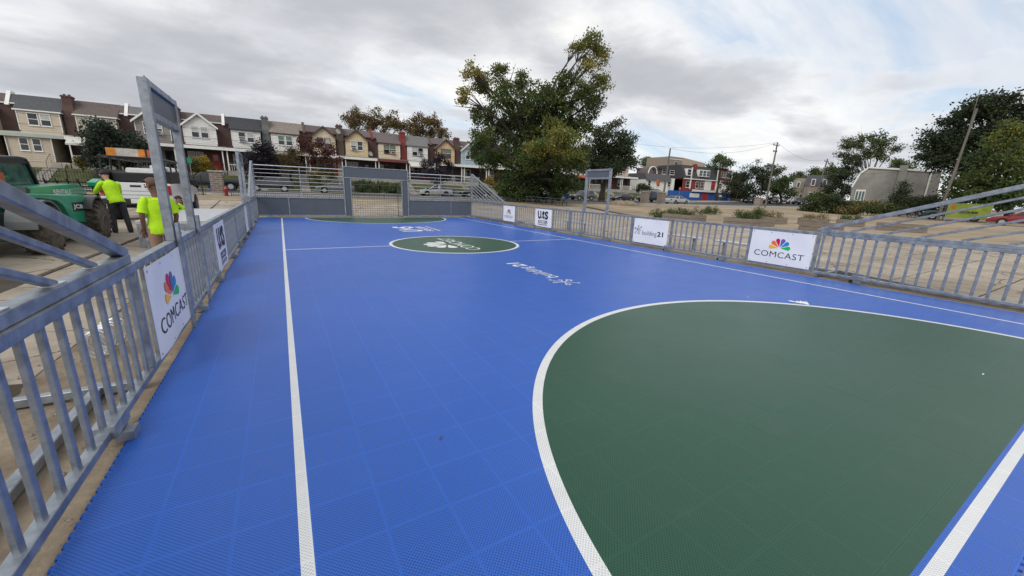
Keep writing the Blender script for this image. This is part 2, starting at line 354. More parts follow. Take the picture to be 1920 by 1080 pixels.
def leafmat(name, stops):
    m = bpy.data.materials.new(name); m.use_nodes = True; t = m.node_tree; b = t.nodes['Principled BSDF']; b.inputs['Roughness'].default_value = .55; b.inputs['Specular IOR Level'].default_value = .3
    a = t.nodes.new('ShaderNodeAttribute'); a.attribute_name = 'tint'; r = t.nodes.new('ShaderNodeValToRGB'); t.links.new(a.outputs['Fac'], r.inputs[0]); e = r.color_ramp.elements
    while len(e) > 1: e.remove(e[-1])
    e[0].position = stops[0][0]; e[0].color = (*stops[0][1], 1)
    for p, c in stops[1:]: e.new(p).color = (*c, 1)
    t.links.new(r.outputs[0], b.inputs['Base Color'])
    tr = t.nodes.new('ShaderNodeBsdfTranslucent'); t.links.new(r.outputs[0], tr.inputs[0]); mx = t.nodes.new('ShaderNodeMixShader'); mx.inputs[0].default_value = .32
    t.links.new(b.outputs[0], mx.inputs[1]); t.links.new(tr.outputs[0], mx.inputs[2]); t.links.new(mx.outputs[0], t.nodes['Material Output'].inputs[0]); M[name] = m
leafmat('leaf_oak', [(0, (.03, .056, .018)), (.4, (.08, .12, .034)), (.65, (.19, .19, .04)), (.85, (.36, .28, .06)), (1, (.36, .22, .09))])
leafmat('leaf_dark', [(0, (.02, .033, .017)), (.6, (.042, .062, .026)), (1, (.085, .1, .045))])
leafmat('leaf_green', [(0, (.035, .058, .02)), (.6, (.08, .115, .035)), (1, (.16, .18, .06))])
leafmat('leaf_fall', [(0, (.07, .06, .025)), (.5, (.14, .10, .04)), (1, (.22, .14, .05))])
leafmat('leaf_purple', [(0, (.016, .014, .02)), (.6, (.032, .026, .036)), (1, (.06, .045, .055))])
leafmat('leaf_red', [(0, (.05, .018, .018)), (.6, (.11, .035, .03)), (1, (.17, .07, .05))])
leafmat('leaf_pine', [(0, (.018, .032, .022)), (.6, (.045, .062, .04)), (1, (.085, .10, .06))])
leafmat('leaf_yellow', [(0, (.04, .05, .012)), (.5, (.16, .13, .02)), (1, (.48, .33, .03))])
leafmat('leaf_dry', [(0, (.10, .09, .035)), (.5, (.2, .17, .07)), (1, (.34, .27, .13))])
# ================================================================== SETTING
random.seed(7)
def axis(spec):
    out = []
    for a, b, st in spec:
        n = max(1, round((b-a)/st)); out += [a+(b-a)*i/n for i in range(n)]
    return out+[spec[-1][1]]
def sheet(name, xs, ys, zf, m, parent=None, **k):
    b = MB(); nx = len(xs)
    b.v = [(x, y, zf(x, y)) for y in ys for x in xs]
    b.f = [(j*nx+i, j*nx+i+1, (j+1)*nx+i+1, (j+1)*nx+i) for j in range(len(ys)-1) for i in range(nx-1)]; b.m = [0]*len(b.f)
    return b.build(name, m, parent, smooth=True, **k)
gx = axis([(-900, -100, 100), (-100, -20, 4), (-20, -1, .5), (-1, 12, 1), (12, 34, 2), (34, 130, 4), (130, 1200, 90)])
gy = axis([(-500, -20, 60), (-20, 24, 1), (24, 40, .5), (40, 70, 3), (70, 130, 12), (130, 1500, 150)])
ground = tag(sheet('ground', gx, gy, gz, 'ground_soil'), 'bare tan earth and worn concrete of the open lot', 'ground', kind='structure')
def strip(name, y0, y1, off, m, label, cat, x0=-160, x1=230):
    o = sheet(name, axis([(x0, x1, 6)]), axis([(y0, y1, 2)]), lambda x, y: gz(x, y)+off, m); return tag(o, label, cat, kind='structure')
road = strip('road', 43.2, 57, .012, 'asphalt', 'grey asphalt street between the lot and the rowhouses', 'road')
strip('pavement', 40.2, 42.95, .02, 'kerb_concrete', 'pale concrete pavement on the lot side of the street', 'pavement')
strip('pavement', 57.25, 59.6, .1, 'kerb_concrete', 'pale concrete pavement before the rowhouse yards', 'pavement')
def kerb(y):
    b = MB()
    for i in range(65):
        x0 = -160+6*i; x1 = x0+5.97
        b.add([(x, yy, gz(x, yy)+h) for x in (x0, x1) for yy in (y, y+.2) for h in (-.1, .13)], [(0, 1, 3, 2), (4, 6, 7, 5), (0, 4, 5, 1), (2, 3, 7, 6), (1, 5, 7, 3), (0, 2, 6, 4)])
    return b.build('kerb', 'kerb_concrete')
tag(kerb(42.97), 'concrete kerb on the lot side of the street', 'kerb', kind='structure')
tag(kerb(57.02), 'concrete kerb below the rowhouse yards', 'kerb', kind='structure')
def yz(x): return gz(x, 57)-gz(0, 57)
def yard_z(x, y): return gz(x, 57)+.06+1.72*sstep(59.4, 64.6, y)
tag(sheet('yard', axis([(-90, 80, 3)]), axis([(59.55, 60, .15), (60, 65, .6), (65, 72, 3)]), yard_z, 'grass'), 'rising grass front yards below the rowhouse porches', 'yard', kind='structure')
# asphalt patch strip seen through the goal and dirt drift beside the court
# ---- concrete slabs of the lot
def slab_mesh(i):
    b = MB(); s = 1.465/2; rnd = random.Random(i)
    b.bb(-s, s, -s, s, -.07, 0)
    me = b.build('slab_proto', 'concrete', bevel=.012); d = me.data; bpy.data.objects.remove(me)
    return d
slab_me = [slab_mesh(i) for i in range(3)]
spots = []
for i in range(-8, 22):
    for j in range(-3, 22):
        x, y = -3.55+1.52*(i+.5), 3.22+1.5*(j+.5)
        if -2.0 < x+.76 and x-.76 < 11.6 and y < 26: continue
        if y > 33 or x > 29: continue
        d = ray_ok = (Vector((x, y, 0))-CAM)
        u, v, wv = d.dot(CR), d.dot(CU), d.dot(CF)
        if wv < .2 or abs(u/wv) > 1.5: continue
        spots.append((d.length, x, y))
spots.sort()
tag(sheet('slab_bed', axis([(-16, -2.0, .5)]), axis([(-2, 33.6, .5)]), lambda x, y: gz(x, y)+.004, 'joint_soil'), 'dark soil between the concrete slabs behind the railing', 'soil', kind='structure')
tag(sheet('slab_bed', axis([(11.6, 29.6, 1)]), axis([(-2, 33.6, .5)]), lambda x, y: gz(x, y)+.004, 'joint_soil'), 'dark soil between the concrete slabs on the planter side', 'soil', kind='structure')
rest = MB()
for k, (_, x, y) in enumerate(spots):
    z = gz(x, y)+.02+random.uniform(-.004, .006); tx, ty = (gz(x, y+.5)-gz(x, y-.5)), -(gz(x+.5, y)-gz(x-.5, y))
    if k < 290:
        o = bpy.data.objects.new('slab', random.choice(slab_me)); C.link(o); o.parent = ground; o.location = (x, y, z)
        o.rotation_euler = (math.atan(tx)+random.uniform(-.002, .002), math.atan(ty)+random.uniform(-.002, .002), random.uniform(-.003, .003))
    else:
        s = .73; rest.add([(x+a*s, y+b_*s, z+a*s*-ty+b_*s*tx+h) for h in (-.06, 0) for a, b_ in ((-1, -1), (1, -1), (1, 1), (-1, 1))], [(4, 5, 6, 7), (0, 1, 5, 4), (1, 2, 6, 5), (2, 3, 7, 6), (3, 0, 4, 7)])
if rest.v: rest.build('slab_field', 'concrete', ground, kind='stuff')
# dirt bands along the court
tag(sheet('dirt_strip', axis([(-2.05, -1.02, .25)]), axis([(-2, 25, .5)]), lambda x, y: gz(x, y)+.008+.006*math.sin(x*9+y*5), 'dirt'), 'strip of brown dirt beside the court under the railing', 'dirt', kind='structure')
tag(sheet('dirt_strip', axis([(11.02, 12.0, .25)]), axis([(-2, 25, .5)]), lambda x, y: gz(x, y)+.008+.006*math.sin(x*7+y*4), 'dirt'), 'strip of sandy dirt under the railing on the bench side', 'dirt', kind='structure')
# ================================================================== COURT
TX, TY, TX0, TY0, NX, NY = .346, .345, -1.059, .007, 35, 71
TOP = .034
def tile_geo(b, x0, y0):
    g, c = .0001, .0006; x1, y1 = x0+TX-g, y0+TY-g; x0 += g; y0 += g; z0, z1 = .008, TOP
    b.add([(x0, y0, z0), (x1, y0, z0), (x1, y1, z0), (x0, y1, z0), (x0, y0, z1-c), (x1, y0, z1-c), (x1, y1, z1-c), (x0, y1, z1-c), (x0+c, y0+c, z1), (x1-c, y0+c, z1), (x1-c, y1-c, z1), (x0+c, y1-c, z1)],
          [(0, 1, 5, 4), (1, 2, 6, 5), (2, 3, 7, 6), (3, 0, 4, 7), (4, 5, 9, 8), (5, 6, 10, 9), (6, 7, 11, 10), (7, 4, 8, 11), (8, 9, 10, 11)])
court = tag(one('bb', TX0+.02, TX0+NX*TX-.02, TY0+.02, TY0+NY*TY-.02, -.02, .006).build('court', 'galv_dark'), 'blue and green modular tile sports court with white lines', 'court', kind='structure')
tb = MB(); tile_geo(tb, -TX/2, -TY/2); tp = tb.build('tile_proto', 'court_tile'); tile_me = tp.data; bpy.data.objects.remove(tp)
cells = []
for i in range(NX):
    for j in range(NY):
        x, y = TX0+(i+.5)*TX, TY0+(j+.5)*TY; d = Vector((x, y, 0))-CAM; wv = d.dot(CF)
        vis = wv > .3 and abs(d.dot(CR)/wv) < 1.36 and d.dot(CU)/wv > -.78
        cells.append((0 if vis else 1, d.length, i, j, x, y))
cells.sort(); tr = MB()
for k, (_, _, i, j, x, y) in enumerate(cells):
    if k < 300:
        o = bpy.data.objects.new('tile', tile_me); C.link(o); o.parent = court; o.location = (x, y, random.uniform(-.0006, .0006))
    else: tile_geo(tr, TX0+i*TX, TY0+j*TY)
tr.build('tile_field', 'court_tile', court, kind='stuff')
lb = MB()                                   # snap loops along the free edges
for j in range(NY*5):
    y = TY0+(j+.5)*TY/5
    for x, s in ((TX0, -1), (TX0+NX*TX, 1)): lb.bb(x, x+s*.017, y-.018, y+.018, .014, TOP-.006)
for i in range(NX*5):
    x = TX0+(i+.5)*TX/5; lb.bb(x-.018, x+.018, TY0-.017, TY0, .014, TOP-.006)
lb.build('edge_loops', 'court_tile', court, kind='stuff')
# ---- text as mesh
def text_mesh(body, size=1., offset=0., shear=0., spacing=1.):
    cu = bpy.data.curves.new('t', 'FONT'); cu.body = body; cu.size = size; cu.offset = offset; cu.shear = shear; cu.space_character = spacing; cu.align_x = 'CENTER'; cu.fill_mode = 'FRONT'; cu.resolution_u = 4
    o = bpy.data.objects.new('t', cu); C.link(o); dg = bpy.context.evaluated_depsgraph_get(); me = bpy.data.meshes.new_from_object(o.evaluated_get(dg))
    V = [v.co.copy() for v in me.vertices]; Fc = [tuple(p.vertices) for p in me.polygons]
    bpy.data.objects.remove(o); bpy.data.curves.remove(cu); bpy.data.meshes.remove(me); return V, Fc
def put2d(V, Fc, O, U, Vv, name, m, parent, w=None, h=None, c=(0, 0)):
    """2D shape laid on a plane at O with axes U, Vv; scaled to width w / height h about its centre"""
    xs = [v[0] for v in V]; ys = [v[1] for v in V]; mx, my = (min(xs)+max(xs))/2, (min(ys)+max(ys))/2
    sx = w/(max(xs)-min(xs)) if w else 1; sy = h/(max(ys)-min(ys)) if h else sx
    b = MB(); O, U, Vv = Vector(O), Vector(U), Vector(Vv)
    b.add([O+U*((v[0]-mx)*sx+c[0])+Vv*((v[1]-my)*sy+c[1]) for v in V], Fc); return b.build(name, m, parent)
def text2d(body, O, U, Vv, name, m, parent, w, h, c=(0, 0), offset=0., spacing=1.):
    V, Fc = text_mesh(body, 1, offset, 0, spacing); return put2d(V, Fc, O, U, Vv, name, m, parent, w, h, c)
def poly2d(pts, O, U, Vv, name, m, parent):
    O, U, Vv = Vector(O), Vector(U), Vector(Vv); b = MB(); b.add([O+U*p[0]+Vv*p[1] for p in pts], [tuple(range(len(pts)))]); return b.build(name, m, parent)
def petal(k, s):
    """one feather of the fan mark, k = 0..5"""
    a = R_([-84, -50, -17, 17, 50, 84][k]); L, W = s, s*.2; pts = [(0, s*.12)]
    for i in range(13):
        t = math.pi*i/12; pts.append((W*math.cos(math.pi-t) if False else -W*math.cos(t), L-W+W*math.sin(t)))
    c, sn = math.cos(-a), math.sin(-a)
    return [(p[0]*c-p[1]*sn, p[0]*sn+p[1]*c) for p in pts]
PET = ['p_yellow', 'p_orange', 'p_red', 'p_purple', 'p_blue', 'p_green']
def fan_mark(O, U, Vv, s, parent, mats=PET):
    for k in range(6): poly2d(petal(k, s), O, U, Vv, 'feather', mats[k], parent)
def ring2d(c, r0, r1, n=20):
    V = [(c[0]+r*math.cos(2*math.pi*i/n), c[1]+r*math.sin(2*math.pi*i/n)) for r in (r0, r1) for i in range(n)]
    return V, [(i, (i+1) % n, n+(i+1) % n, n+i) for i in range(n)]
def seg2d(a, b_, wd):
    a, b_ = Vector(a), Vector(b_); d = (b_-a).normalized(); n = Vector((-d.y, d.x))*wd/2; return [a+n, b_+n, b_-n, a-n]
def molecule(O, U, Vv, s, m, parent):
    """the small joined-circles mark, about s wide"""
    nd = [(-.38, .12, .10, 1), (0, .36, .075, 1), (.36, .30, .05, 0), (.22, -.02, .075, 1), (.08, -.28, .12, 1), (-.36, -.34, .05, 0), (-.08, .06, .03, 0)]
    b = MB(); O, U, Vv = Vector(O), Vector(U), Vector(Vv)
    for x, y, r, op in nd:
        V, Fc = ring2d((x, y), r*.62 if op else .001, r); b.add([O+U*(p[0]*s)+Vv*(p[1]*s) for p in V], Fc)
    for a, c in ((6, 1), (6, 2), (6, 3), (6, 4), (6, 5), (6, 0)):
        p, q = Vector(nd[a][:2]), Vector(nd[c][:2]); d = (q-p).normalized(); q = q-d*nd[c][2]
        b.add([O+U*(t.x*s)+Vv*(t.y*s) for t in seg2d(p, q, .035)], [(0, 1, 2, 3)])
    b.build('molecule_mark', m, parent)
# court lettering reads from the bench side: along +Y, up towards -X
ZT = TOP+.003; UY, VX = (0, 1, 0), (-1, 0, 0)
text2d('COMCAST', (4.99, 12.15, ZT), UY, VX, 'court_lettering', 'court_paint', court, 2.9, .46, (0, -.06))
fan_mark((4.62, 12.0, ZT), UY, VX, .78, court, ['court_paint']*6)
molecule((4.88, 6.1, ZT), UY, VX, .62, 'court_paint', court)
text2d('building', (4.95, 7.12, ZT), UY, VX, 'court_lettering', 'court_paint', court, 1.25, .46, offset=-.004)
text2d('21', (4.93, 8.06, ZT), UY, VX, 'court_lettering', 'court_paint', court, .48, .36, offset=.03)
text2d('U', (4.75, 16.55, ZT), UY, VX, 'court_lettering', 'court_paint', court, .7, .95, offset=.04)
text2d('S', (4.75, 18.0, ZT), UY, VX, 'court_lettering', 'court_paint', court, .7, .95, offset=.04)
poly2d([(math.cos(i*math.pi/5+math.pi/2)*(.36 if i % 2 == 0 else .16), math.sin(i*math.pi/5+math.pi/2)*(.36 if i % 2 == 0 else .16)) for i in range(10)], (4.7, 17.28, ZT), UY, VX, 'star_mark', 'court_paint', court)
text2d('SOCCER', (5.5, 17.28, ZT), UY, VX, 'court_lettering', 'court_paint', court, 2.0, .34, offset=.03)
text2d('FOUNDATION', (5.92, 17.28, ZT), UY, VX, 'court_lettering', 'court_paint', court, 2.0, .2, offset=.02)
# ================================================================== RAILINGS
YW, YN = Y1+.53, -.30                # far and near end planes
TOPR = 1.075
def mkbox(x0, x1, y0, y1, z0, z1, name, m, p, bev=.006): return one('bb', x0, x1, y0, y1, z0, z1).build(name, m, p, bevel=bev)
pk = MB(); pk.beam((0, 0, .155), (0, 0, 1.045), .028, .046, up=(0, 1, 0), bev=.004); pko = pk.build('picket_proto', 'galv'); picket_me = pko.data; bpy.data.objects.remove(pko)
def side_railing(x, s, label, posts, skip):
    """railing along Y at x; s = outward direction"""
    r = world(thing('railing', label, 'railing', (x, 12.2, 0)))
    wing = 4.31; far_w = 20.1
    segs = [wing]+[p for p in posts if wing < p < far_w]+[far_w]
    for a, b in zip(segs, segs[1:]):
        mkbox(x-.04, x+.04, a+.003, b-.003, 1.035, 1.105, 'top_rail', 'galv', r); mkbox(x-.035, x+.035, a+.003, b-.003, .11, .165, 'bottom_rail', 'galv', r)
    for a, b in ((YN, wing), (far_w, YW-.06)):
        mkbox(x-.05+s*.03, x+.05+s*.03, a, b, 1.105, 1.175, 'wing_ledge', 'galv', r); mkbox(x-.04, x+.04, a, b, 1.03, 1.102, 'top_rail', 'galv', r); mkbox(x-.035, x+.035, a, b, .11, .165, 'bottom_rail', 'galv', r)
    for p in posts+[wing, far_w]: mkbox(x-.033, x+.033, p-.032, p+.032, .168, 1.032, 'post', 'galv', r)
    n = int((YW-YN)/.196)
    for i in range(n):
        y = wing+.098+.196*(i-23)
        if y < YN+.08 or y > YW-.1 or any(abs(y-p) < .06 for p in posts+[wing, far_w]): continue
        o = bpy.data.objects.new('picket', picket_me); C.link(o); o.parent = r; o.location = Vector((x, y, 0))-ORG[r]
    # sloped wings up to the end posts
    for yb, ye in ((wing, YN), (far_w, YW-.02)):
        L = ye-yb; H = 2.84-1.175
        for k in range(8):
            f = k/8; a = Vector((x+s*.03, yb+L*f, 1.18)); e = Vector((x+s*.03, ye, 1.18+H*(1-f)))
            if k == 0: one('beam', a, e, .085, .085, up=(s, 0, 0), bev=.006).build('wing_rail', 'galv', r)
            else: one('beam', a, e, .046, .046, up=(s, 0, 0), bev=.008).build('wing_bar', 'galv', r)
            one('bb', a.x-.035, a.x+.035, a.y-.07, a.y+.07, 1.176, 1.184).build('weld_plate', 'galv_bright', r)
    mkbox(x-.05, x+.05, YN-.11, YN-.01, .05, 2.9, 'end_post', 'galv', r)
    # ground stabiliser frames under the wings
    for y0, y1 in ((YN, wing), (far_w, YW)):
        b = MB(); b.beam((x+s*.32, y0, .06), (x+s*.32, y1, .06), .07, bev=.005); yq = y1 if y0 == YN else y0
        b.beam((x+s*.02, yq-.1, .066), (x+s*1.15, yq-.1, .066), .07, bev=.005); b.beam((x+s*.36, (y0+y1)/2, .1), (x+s*1.1, yq-.13, .1), .05, bev=.005); b.beam((x+s*1.12, yq-.6, .06), (x+s*1.12, yq+.5, .06), .07, bev=.005)
        b.build('stabiliser_frame', 'galv', r)
    for i, p in enumerate([.6, 3.35, 6.6, 8.55, 11.35, 13.1, 15.0, 16.7, 18.7, 21.5, 23.6]):
        b = MB(); b.bb(x-.06, x+.06, p-.14, p+.14, .112, .2) if i % 2 else b.bb(x-.055, x+.055, p-.05, p+.05, .02, .108)
        b.bb(x-s*.02, x-s*.12, p-.06, p+.06, .036, .1); b.bb(x-.05, x+.05, p+.07, p+.11, .03, .109); b.build('foot_bracket', 'galv', r)
        one('tube', [(x+s*.02, p+.12, .05), (x+s*.02, p+.19, .05)], .035, 10).build('caster', 'rubber', r)
    return r
side_railing(-1.14, -1, 'galvanised picket railing along the court beside the green telehandler', [5.95, 8.5, 10.1, 12.9, 15.6, 17.3, 18.8], 0)
side_railing(11.25, 1, 'galvanised picket railing along the court on the raised planter side', [5.92, 8.5, 10.2, 13.9, 15.2, 16.75, 18.7], 0)
def gate_frame(x, ya, yb, s, label, grp=None):
    t = world(thing('header_frame', label, 'frame', (x, (ya+yb)/2, 0), group=grp)); xo = x+s*.005
    for y in (ya, yb):
        one('beam', (xo, y, 1.108), (xo, y, 2.82), .085, .1, up=(0, 1, 0), bev=.006).build('post', 'galv', t)
        one('beam', (xo-s*.075, y, .03), (xo-s*.075, y, 1.3), .035, .09, up=(0, 1, 0), bev=.004).build('post_sleeve', 'galv', t)
    for z in (2.46, 2.785): one('beam', (xo, ya+.045, z), (xo, yb-.045, z), .085, .07, bev=.005).build('header_rail', 'galv', t)
    one('bb', xo-.012, xo+.012, ya+.047, yb-.047, 2.497, 2.748).build('header_panel', 'panel_grey', t)
    for y in (ya+.08, yb-.12):
        b = MB(); b.tube([(xo+.03*math.cos(a)*0, y+.035*math.cos(a), 2.82+.035*math.sin(a)) for a in [math.pi*i/6 for i in range(7)]], .008, 6); b.build('lifting_eye', 'galv', t)
    for y in (ya, yb): one('tube', [(xo-.044, y, 2.77), (xo-.0465, y, 2.77)], .03, 10).build('bolt_hole', 'galv_dark', t)
    return t
gate_frame(-1.14, 5.86, 7.18, -1, 'tall galvanised frame with grey header panel next to the man in khaki')
gate_frame(-1.14, 16.6, 18.2, -1, 'slender galvanised header frame near the metal panels and red hydrant')
gate_frame(11.25, 11.62, 13.0, 1, 'galvanised header frame standing on the railing beyond the planters')
# ---- end wall with goal
ew = world(thing('end_wall', 'grey panelled end wall with goal opening and horizontal rails', 'sports goal', (CXC, YW, 0)))
XA, XB = -1.14, 11.25
GA, GB, GO0, GO1 = 3.2, 6.9, 3.6, 6.5
for x, w_ in ((XA, .1), (XB, .1), (GA, .07), (GB, .07), (GO0-.03, .05), (GO1+.03, .05)):
    top = 2.9 if x in (XA, XB, GA, GB) else 2.25
    mkbox(x-w_/2, x+w_/2, YW-.05, YW+.05, .05, top, 'post', 'galv', ew)
for x0, x1 in ((XA+.05, GA-.035), (GB+.035, XB-.05)):
    div = x0+1.45 if x0 < 0 else x1-1.45
    for a, b in ((x0, div-.025), (div+.025, x1)): one('bb', a, b, YW-.012, YW+.012, .16, 1.06).build('kick_panel', 'panel_grey', ew)
    mkbox(div-.023, div+.023, YW-.035, YW+.035, .165, 1.058, 'panel_stud', 'galv', ew)
    mkbox(x0, x1, YW-.045, YW+.045, 1.062, 1.13, 'rail', 'galv', ew); mkbox(x0, x1, YW-.03, YW+.03, .1, .158, 'rail', 'galv', ew)
    mid = 1.0 if x0 < 0 else 9.05
    for k in range(8):
        z = 1.13+.1975*(k+1); h = .05 if k == 7 else .017
        one('tube', [(x0, YW, z), (x1, YW, z)], h/2 if k == 7 else .013, 8).build('rail', 'galv_bright', ew)
    one('beam', (mid, YW+.03, 1.132), (mid, YW+.03, 2.72), .03, .04, bev=.003).build('stay', 'galv', ew)
    for p in (x0+.55, (x0+x1)/2, x1-.5): mkbox(p-.17, p+.17, YW-.07, YW+.05, .03, .098, 'foot_bracket', 'galv', ew)
one('bb', GA+.036, GB-.036, YW-.014, YW+.014, 2.3, 2.85).build('header_panel', 'panel_grey', ew)
for z in (2.275, 2.875): mkbox(GA+.036, GB-.036, YW-.04, YW+.04, z-.024, z+.024, 'header_rail', 'galv', ew)
for a, b in ((GA+.036, GO0-.056), (GO1+.056, GB-.036)): one('bb', a, b, YW-.012, YW+.012, .11, 2.248).build('side_panel', 'panel_grey', ew)
net = MB(); yb_ = YW+.95
for i in range(21):
    x = GO0+.02+i*(GO1-GO0-.04)/20; net.tube([(x, yb_, .06), (x, yb_, 1.9 if i % 2 == 0 else 1.2)], .007, 5, cap=False)
for k in range(9): net.tube([(GO0, yb_, .1+.135*k), (GO1, yb_, .1+.135*k)], .007, 5, cap=False)
for x in (GO0, GO1):
    for k in range(8): net.tube([(x, YW+.06, .12+.22*k), (x, yb_, .12+.22*k)], .007, 5, cap=False)
    for q in range(1, 5): net.tube([(x, YW+.06+.19*q, .06), (x, YW+.06+.19*q, 1.85)], .007, 5, cap=False)
net.build('net', 'galv_dark', ew)
nf = MB()
for x in (GO0+.01, GO1-.01): nf.tube([(x, YW+.05, 2.2), (x, yb_, 1.92), (x, yb_, .04), (x, YW+.05, .06)], .022, 8)
nf.tube([(GO0, yb_, 1.92), (GO1, yb_, 1.92)], .02, 8); nf.build('net_frame', 'galv_dark', ew)
for p in (GO0+.5, GO1-.75): mkbox(p-.17, p+.17, YW-.12, YW+.02, .03, .1, 'foot_bracket', 'galv', ew)
mkbox(XA, XB, YW-.16, YW+.2, .006, .028, 'sill_board', 'wood_old', ew, .003)
# ---- banners
def banner(x, y0, y1, s, label, kind, grp=None):
    """printed sheet tied on the court side of the railing; s = outward"""
    xf = x-s*.052; z0, z1 = .17, 1.03; yc = (y0+y1)/2; t = world(thing('banner', label, 'banner', (xf, yc, z0), group=grp))
    sb = MB(); n1, n2 = 30, 16
    for o_ in (-.002, .002):
        b0 = len(sb.v); sb.v += [(xf+o_, y0+(y1-y0)*i/n1, z0+(z1-z0)*j/n2) for j in range(n2+1) for i in range(n1+1)]
        for j in range(n2):
            for i in range(n1): sb.f.append((b0+j*(n1+1)+i, b0+j*(n1+1)+i+1, b0+(j+1)*(n1+1)+i+1, b0+(j+1)*(n1+1)+i)); sb.m.append(0)
    sb.build('sheet', 'banner', t, smooth=True)
    U = Vector((0, -s, 0)); V = Vector((0, 0, 1)); O = Vector((xf-s*.0065, yc, (z0+z1)/2)); W = y1-y0
    for a in (-W/2+.05, -W/6, W/6, W/2-.05):
        for c in (-.39, .39): V2, F2 = ring2d((0, 0), .004, .011, 8); put2d(V2, F2, O, U, V, 'grommet', 'galv_dark', t, .022, .022, (a, c))
    if kind == 'comcast':
        text2d('COMCAST', O, U, V, 'lettering', 'ink_dark', t, W*.8, .15, (0, -.17), offset=-.006, spacing=1.05); fan_mark(O+V*.0, U, V, .26, t)
    elif kind == 'us':
        for ch, cx in (('U', -.30), ('S', .30)): text2d(ch, O, U, V, 'lettering', 'ink_dark', t, .3, .4, (cx, .14), offset=.05)
        poly2d([(-.12, -.05), (-.02, .10), (-.09, .22), (0, .34), (.1, .34), (.13, .24), (.06, .14), (.14, -.02), (.05, -.06), (.02, .02)], O, U, V, 'figure_mark', 'ink_dark', t); put2d(*ring2d((0, 0), .002, .05), O+V*.0, U, V, 'ball_mark', 'p_pink', t, .1, .1, (-.1, .02))
        text2d('SOCCER', O, U, V, 'lettering', 'ink_dark', t, .82, .15, (0, -.19), offset=.03); text2d('FOUNDATION', O, U, V, 'lettering', 'ink_dark', t, .78, .08, (0, -.33), offset=.02)
    elif kind == 'b21':
        molecule(O-U*.52+V*.02, U, V, .38, 'ink_dark', t); text2d('building', O, U, V, 'lettering', 'ink_dark', t, .62, .2, (0, -.08), offset=-.008); text2d('21', O, U, V, 'lettering', 'ink_dark', t, .25, .165, (.46, -.05), offset=.03)
    ph = y0*3.7
    for ch in t.children:
        for q in ch.data.vertices:
            yy, zz = q.co.y+yc, q.co.z+z0; ed = min(1, (yy-y0)*5+.1, (y1-yy)*5+.1)
            q.co.x += -s*ed*(.0045*(1+math.sin(yy*7.1+zz*4.3+ph))+.004*(1+math.sin(zz*8.3-yy*3.1+ph*2)))
    return t
banner(-1.14, 4.43, 5.88, -1, 'white banner with coloured fan logo beside the tall header frame and khaki man', 'comcast')
banner(-1.14, 8.6, 10.05, -1, 'white black-lettered soccer banner near the metal panels and khaki man', 'us')
banner(-1.14, 15.65, 17.2, -1, 'blank-looking pale banner on the railing by the red hydrant', 'plain')
banner(11.25, 4.36, 5.86, 1, 'large white banner with coloured fan logo in front of the planters', 'comcast')
banner(11.25, 8.6, 10.1, 1, 'white banner reading building21 with a joined-circles mark', 'b21')
banner(11.25, 15.27, 16.7, 1, 'white black-lettered soccer banner below the big oak tree', 'us')
banner(11.25, 18.75, 20.05, 1, 'small white fan-logo banner where the railing nears the end wall', 'comcast')
# ---- crumpled white cloth on the court
tw = world(thing('crumpled_tissue', 'crumpled white plastic scrap lying by the green area line', 'litter', (7.97, 3.15, TOP)))
tb = MB(); rnd = random.Random(5); nx_, ny_ = 14, 6
for j in range(ny_):
    for i in range(nx_):
        u, v = i/(nx_-1), j/(ny_-1); wd = .03+.06*u*u+.04*math.sin(u*9)**2; px_, py_ = 1478+u*36, 565+u*5
        q = atz(px_, py_, TOP); tb.v.append((q.x+(v-.5)*wd*.9, q.y+(v-.5)*wd, TOP+.004+rnd.uniform(0, .05)*(1-abs(v-.5)*2)*(.3+u)+.006*rnd.random()))
tb.f = [(j*nx_+i, j*nx_+i+1, (j+1)*nx_+i+1, (j+1)*nx_+i) for j in range(ny_-1) for i in range(nx_-1)]; tb.m = [0]*len(tb.f)
tb.build('scrap', 'white_paint', tw, smooth=True)
# ================================================================== ROWHOUSES
HW, HX0 = 4.897, -25.468
YB, YP, YR, YT = 68.15, 66.0, 69.2, 70.0        # bay front, porch front, recessed wall, roof top
ZR = 10.65
def siding(poly, y, m, name, parent, step=.2, face=-1):
    """clapboard wall: polygon of (x, z), convex, boards stepped; faces -Y"""
    b = MB(); zs = [p[1] for p in poly]; z = min(zs); top = max(zs)
    def ext(zz):
        xs = []
        for (x0, z0), (x1, z1) in zip(poly, poly[1:]+poly[:1]):
            if min(z0, z1)-1e-6 <= zz <= max(z0, z1)+1e-6:
                if abs(z1-z0) < 1e-6: xs += [x0, x1]
                else: xs.append(x0+(x1-x0)*(zz-z0)/(z1-z0))
        return min(xs), max(xs)
    lv = sorted(set([min(zs)+step*i for i in range(int((top-min(zs))/step)+1)]+zs))
    for z0, z1 in zip(lv, lv[1:]):
        if z1-z0 < 1e-3: continue
        a0, a1 = ext(z0+1e-4); b0, b1 = ext(z1-1e-4)
        b.face((a0, y-.028, z0), (a1, y-.028, z0), (b1, y, z1), (b0, y, z1)); b.face((a0, y, z0), (a1, y, z0), (a1, y-.028, z0), (a0, y-.028, z0))
    return b.build(name, m, parent)
